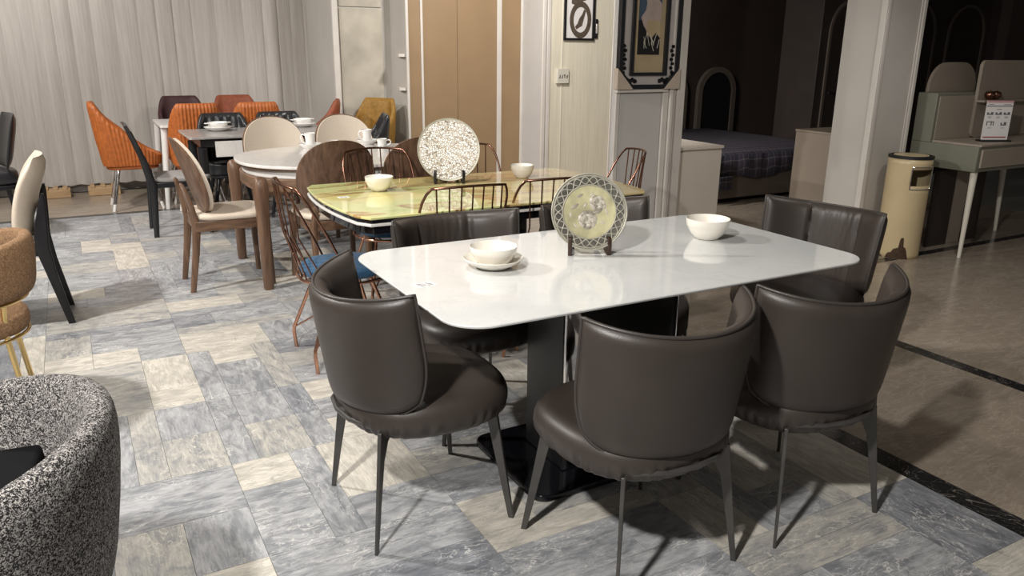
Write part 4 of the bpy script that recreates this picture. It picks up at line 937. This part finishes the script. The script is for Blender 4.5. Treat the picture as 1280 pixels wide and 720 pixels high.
for sx in (-1, 1):
    for z0 in (0.12, 0.70):
        for k in range(7): MB().lathe([(0, 0), (0.016, 0.003), (0.012, 0.012), (0, 0.017)], 10).build('carved_bead', 'black_gloss', t, loc=(sx * (0.235 - 0.012 * (k % 2)), -0.02, z0 + 0.032 * k), rot=(PI / 2, 0, 0))
    for k in range(4): MB().lathe([(0, 0), (0.018, 0.003), (0.013, 0.013), (0, 0.018)], 10).build('carved_bead', 'black_gloss', t, loc=(sx * (0.12 + 0.024 * k), -0.02, 0.055 + 0.01 * (k % 2)), rot=(PI / 2, 0, 0))
    o = [(sx * 0.30, -0.004), (sx * 0.15, -0.004), (sx * 0.30, 0.15)]
    MB().loft([[(x, -0.05, z) for x, z in o], [(x, 0.003, z) for x, z in o]]).build('cardboard_corner', 'card', t, smooth=0)
# small bird picture
t = thing('bird_picture', 'small black framed picture of a brown ring and feather on the cream wall', 'picture', (4.945, 7.484, 1.607))
for b in ((-0.195, 0.195, -0.03, 0, 0, 0.022), (-0.195, 0.195, -0.03, 0, 0.518, 0.54), (-0.195, -0.173, -0.03, 0, 0.0221, 0.5179), (0.173, 0.195, -0.03, 0, 0.0221, 0.5179)): bx('frame_bar', 'near_black', b, t)
pa = bx('sheet', 'paper', (-0.173, 0.173, -0.01, -0.004, 0.022, 0.518), t)
rg = MB(); pts = [(0.02 + 0.115 * math.cos(a), -0.013, 0.21 + 0.165 * math.sin(a)) for a in [2 * PI * k / 40 for k in range(40)]]
ringo = [(0.02 + 0.14 * math.cos(a), 0.21 + 0.19 * math.sin(a)) for a in [2 * PI * k / 40 for k in range(40)]]; ringi = [(0.02 + 0.09 * math.cos(a), 0.21 + 0.13 * math.sin(a)) for a in [2 * PI * k / 40 for k in range(40)]]
mbr = MB()
for k in range(40):
    j = (k + 1) % 40; mbr.add([(x, -0.0115, z) for x, z in (ringo[k], ringo[j], ringi[j], ringi[k])], [(0, 1, 2, 3)])
mbr.build('ring_print', 'art_brown', pa, smooth=0)
shape2('feather_print', 'art_brown', [(-0.03, 0.11), (0.0, 0.13), (0.04, 0.15), (0.06, 0.22), (0.085, 0.30), (0.06, 0.32), (0.04, 0.27), (0.0, 0.22), (-0.02, 0.17), (-0.05, 0.14)], -0.0125, pa)
shape2('scroll_print', 'art_brown', [(-0.10, 0.37), (-0.05, 0.36), (0.0, 0.39), (0.08, 0.41), (0.11, 0.47), (0.05, 0.45), (0.0, 0.43), (-0.06, 0.42), (-0.10, 0.44)], -0.0122, pa)
# small handset beside it
t = thing('wall_clip', 'small dark clip hanging beside the bird picture', 'fitting', (5.172, 7.484, 1.63))
bx('plate', 'near_black', (-0.02, 0.02, -0.02, 0, 0, 0.20), t, 0.005); bx('grip', 'mirror_silver', (-0.012, 0.012, -0.03, -0.0205, 0.05, 0.15), t, 0.004)
# number box with cable run
t = thing('number_box', 'small cream wall box marked with dark digits on the cream wall', 'wall box', (4.748, 7.484, 1.155))
bx('body', 'bone', (-0.075, 0.075, -0.035, 0, 0, 0.155), t, 0.004)
for x0, st in ((-0.055, [[(0.014, 0.03), (0.014, 0.0), (0.0, 0.0)]]), (-0.024, [[(0.014, 0.03), (0.014, 0.0), (0.0, 0.0)]]), (0.008, [[(0.0, 0.03), (0.016, 0.03)], [(0.010, 0.03), (0.010, 0.0)]]), (0.036, [[(0.004, 0.0), (0.014, 0.0), (0.018, 0.03), (0.006, 0.014)]])):
    for s_ in st: MB().tube([(x0 + a, -0.036, 0.06 + b) for a, b in s_], 0.0045, 6).build('digit', 'near_black', t, smooth=0)
for z0, z1 in ((0.156, 1.7), (-1.1, -0.001)): bx('cable_duct', 'bone', (-0.005, 0.005, -0.008, 0, z0, z1), t)

# ================================================================== BIN AND DESK
t = thing('litter_bin', 'cream cylindrical litter bin with rusted patches beside the pillar', 'bin', (5.50, 3.735, 0), -0.45)
rB, hB = 0.155, 0.755
mb = MB(); K = 64; zs = [0.0, 0.03, 0.1, 0.2, 0.3, 0.4, 0.5, 0.56, 0.60, 0.64, 0.68, 0.72, hB]
hole = lambda k, j: 0.54 < (zs[j] + zs[j + 1]) / 2 < 0.70 and -0.62 < ((2 * PI * (k + 0.5) / K + PI) % (2 * PI)) - PI + PI / 2 - 0.25 < 0.62
vs_ = [(rB * math.cos(2 * PI * k / K), rB * math.sin(2 * PI * k / K), z) for z in zs for k in range(K)]; fs = []; fi = []
for j in range(len(zs) - 1):
    for k in range(K):
        q = (j * K + k, j * K + (k + 1) % K, (j + 1) * K + (k + 1) % K, (j + 1) * K + k)
        if not hole(k, j): fs.append(q)
mb.add(vs_, fs); b = mb.build('drum', 'bin_enamel', t, smooth=60); md = b.modifiers.new('thick', 'SOLIDIFY'); md.thickness = 0.004
MB().lathe([(rB + 0.004, 0), (rB + 0.004, 0.018), (rB - 0.02, 0.022), (rB - 0.02, 0.012), (0.0, 0.012), (0, 0.0)], 48).build('rim', 'near_black', t, loc=(0, 0, hB), smooth=40)
MB().lathe([(0, 0), (rB - 0.03, 0), (rB - 0.035, 0.01), (0, 0.014)], 48).build('lid', 'bin_enamel', t, loc=(0, 0, hB + 0.0122), smooth=40)
a0, a1 = -PI / 2 + 0.25 - 0.64, -PI / 2 + 0.25 + 0.64
lp = [(a0 + (a1 - a0) * k / 12, 0.70) for k in range(13)] + [(a1, 0.62), (a1, 0.545)] + [(a1 - (a1 - a0) * k / 12, 0.535) for k in range(13)] + [(a0, 0.545), (a0, 0.62)]
MB().tube([(rB * 1.005 * math.cos(a), rB * 1.005 * math.sin(a), z) for a, z in lp], 0.005, 6, closed=True).build('opening_trim', 'chrome', t, smooth=80)
def patch(prof):
    mb = MB(); r_ = rB + 0.0015
    top_ = [(r_ * math.cos(a), r_ * math.sin(a), h) for a, h in prof]; bot_ = [(r_ * math.cos(a), r_ * math.sin(a), 0.002) for a, h in prof]
    return mb.loft([bot_, top_], caps=False, closed=False).build('rust_patch', 'rusted', t, smooth=0)
A0 = -2.05
patch([(A0 + a, h) for a, h in ((-0.55, 0.004), (-0.5, 0.03), (-0.42, 0.045), (-0.3, 0.05), (-0.22, 0.075), (-0.1, 0.085), (0.0, 0.09), (0.04, 0.15), (0.1, 0.17), (0.2, 0.165), (0.23, 0.10), (0.33, 0.09), (0.4, 0.06), (0.46, 0.02), (0.5, 0.004))])
patch([(A0 + a, h) for a, h in ((-1.1, 0.004), (-1.0, 0.018), (-0.85, 0.022), (-0.78, 0.012), (-0.7, 0.004))])
MB().lathe([(0, 0), (rB - 0.006, 0), (rB - 0.006, 0.5), (rB - 0.012, 0.5), (rB - 0.012, 0.01), (0, 0.01)], 40).build('liner', 'near_black', t, loc=(0, 0, 0.01), smooth=40)

DX, DY = 5.83, 3.42
t = thing('desk', 'sage green desk with taupe drawer and raised back panel at the right edge', 'desk', (DX, DY, 0))
bx('body', 'sage', (0, 1.3, 0.012, 0.56, 0.66, 0.845), t, 0.004); bx('desktop', 'taupe_board', (0.02, 1.28, 0.005, 0.40, 0.8455, 0.862), t, 0.002)
d = bx('drawer', 'taupe_board', (0.035, 1.26, -0.004, 0.0115, 0.69, 0.825), t, 0.003)
bx('back_box', 'sage', (0, 1.3, 0.40, 0.56, 0.8455, 1.215), t, 0.004); bx('back_lining', 'taupe_board', (0.03, 1.27, 0.393, 0.3995, 0.863, 1.19), t, 0.002)
for lx, ly, dx in ((0.06, 0.05, -0.035), (1.24, 0.05, 0.035), (0.06, 0.5, -0.02), (1.24, 0.5, 0.02)): MB().tube([(lx + dx, ly - 0.02, 0), (lx, ly, 0.659)], [0.014, 0.026], 14).build('leg', 'bone', t, smooth=60)
def upright(out, y0, y1): return MB().loft([[(x, y0, z) for x, z in out], [(x, y1, z) for x, z in out]])
pn = upright([(p[0], p[1]) for p in rrect(0.46, 1.3, 0.863, 1.46, 0.05, 6)], 0.366, 0.392).build('divider_panel', 'taupe_board', t, bevel=0.002)
bx('pen_shelf', 'taupe_board', (0.45, 1.3, 0.30, 0.3655, 1.14, 1.158), t, 0.002)
t = thing('desk_screen', 'rounded taupe screen panel rising behind the sage desk', 'screen', (DX, DY, 0))
upright(rrect(0.14, 0.75, 0.9, 1.44, 0.2, 8), 0.575, 0.60).build('panel', 'taupe_board', t, bevel=0.002); 
for x in (0.25, 0.65): bx('post', 'taupe_board', (x, x + 0.03, 0.575, 0.60, 0, 0.899), t, 0.002)
for k, (a, b, lab) in enumerate(((0.10, 0.36, 'dark grey board standing under the sage desk, left one'), (0.37, 0.55, 'taupe board standing under the sage desk, middle one'), (0.56, 0.80, 'grey-brown board standing under the sage desk, right one'))):
    tag(MB().box(DX + a, DX + b, DY + 0.36 + 0.01 * k, DY + 0.385 + 0.01 * k, 0, 0.62).build('board', ('dark_brown', 'taupe_board', 'dark_brown')[k], None, bevel=0.003), lab, 'board', 'boards under the desk')
# price stand
t = thing('price_stand', 'white price sheet in a clear stand on the sage desk', 'sign', (DX + 0.37, DY + 0.13, 0.8625), 0.12 - 0.55)
bx('foot', 'near_black', (-0.12, 0.12, -0.04, 0.04, 0, 0.012), t, 0.002)
sh_ = bx('sheet', 'paper', (-0.105, 0.105, -0.003, 0.003, 0.0125, 0.305), t); 
def ink(m_, a, b, c, d): bx('print', m_, (a, b, -0.0042, -0.0031, c, d), sh_)
ink('pink_ink', -0.105, 0.105, 0.290, 0.305); ink('navy_ink', -0.105, 0.105, 0.262, 0.267); ink('red_ink', -0.095, 0.09, 0.028, 0.036)
for cx, cz in ((-0.068, 0.20), (0.0, 0.20), (0.066, 0.20)):
    ink('ink', cx - 0.026, cx + 0.026, cz, cz + 0.009); ink('ink', cx - 0.026, cx - 0.012, cz + 0.0095, cz + 0.018); ink('ink', cx + 0.006, cx + 0.024, cz + 0.0095, cz + 0.02); ink('ink', cx - 0.016, cx + 0.014, cz - 0.016, cz - 0.013); ink('ink', cx - 0.012, cx + 0.012, cz - 0.024, cz - 0.021)
ink('ink', -0.085, -0.025, 0.145, 0.151); ink('ink', -0.085, -0.078, 0.12, 0.1445); ink('ink', -0.05, -0.042, 0.12, 0.1445); ink('ink', -0.032, -0.025, 0.12, 0.1445); ink('ink', -0.07, -0.04, 0.10, 0.103)
ink('ink', 0.03, 0.075, 0.12, 0.128); ink('ink', 0.055, 0.075, 0.1285, 0.145); ink('ink', 0.03, 0.04, 0.1285, 0.142); ink('ink', 0.035, 0.065, 0.10, 0.103); ink('ink', -0.02, 0.02, 0.238, 0.242); ink('ink', -0.09, -0.05, 0.276, 0.280); ink('ink', 0.03, 0.09, 0.274, 0.278)
for k, (x, lab) in enumerate(((0.565, 'left shiny copper apple ornament behind the price sheet'), (0.645, 'right shiny copper apple ornament behind the price sheet'))):
    o = thing('copper_apple', lab, 'ornament', (DX + x, DY + 0.335, 1.1585), 0, 'copper ornaments')
    MB().lathe([(0, 0.004), (0.018, 0), (0.036, 0.02), (0.040, 0.042), (0.03, 0.062), (0.014, 0.066), (0.0, 0.056)], 24).build('body', 'dark_copper', o, smooth=60)
    MB().tube([(0, 0, 0.056), (0.004, 0, 0.08)], 0.003, 6).build('stem', 'dark_copper', o)
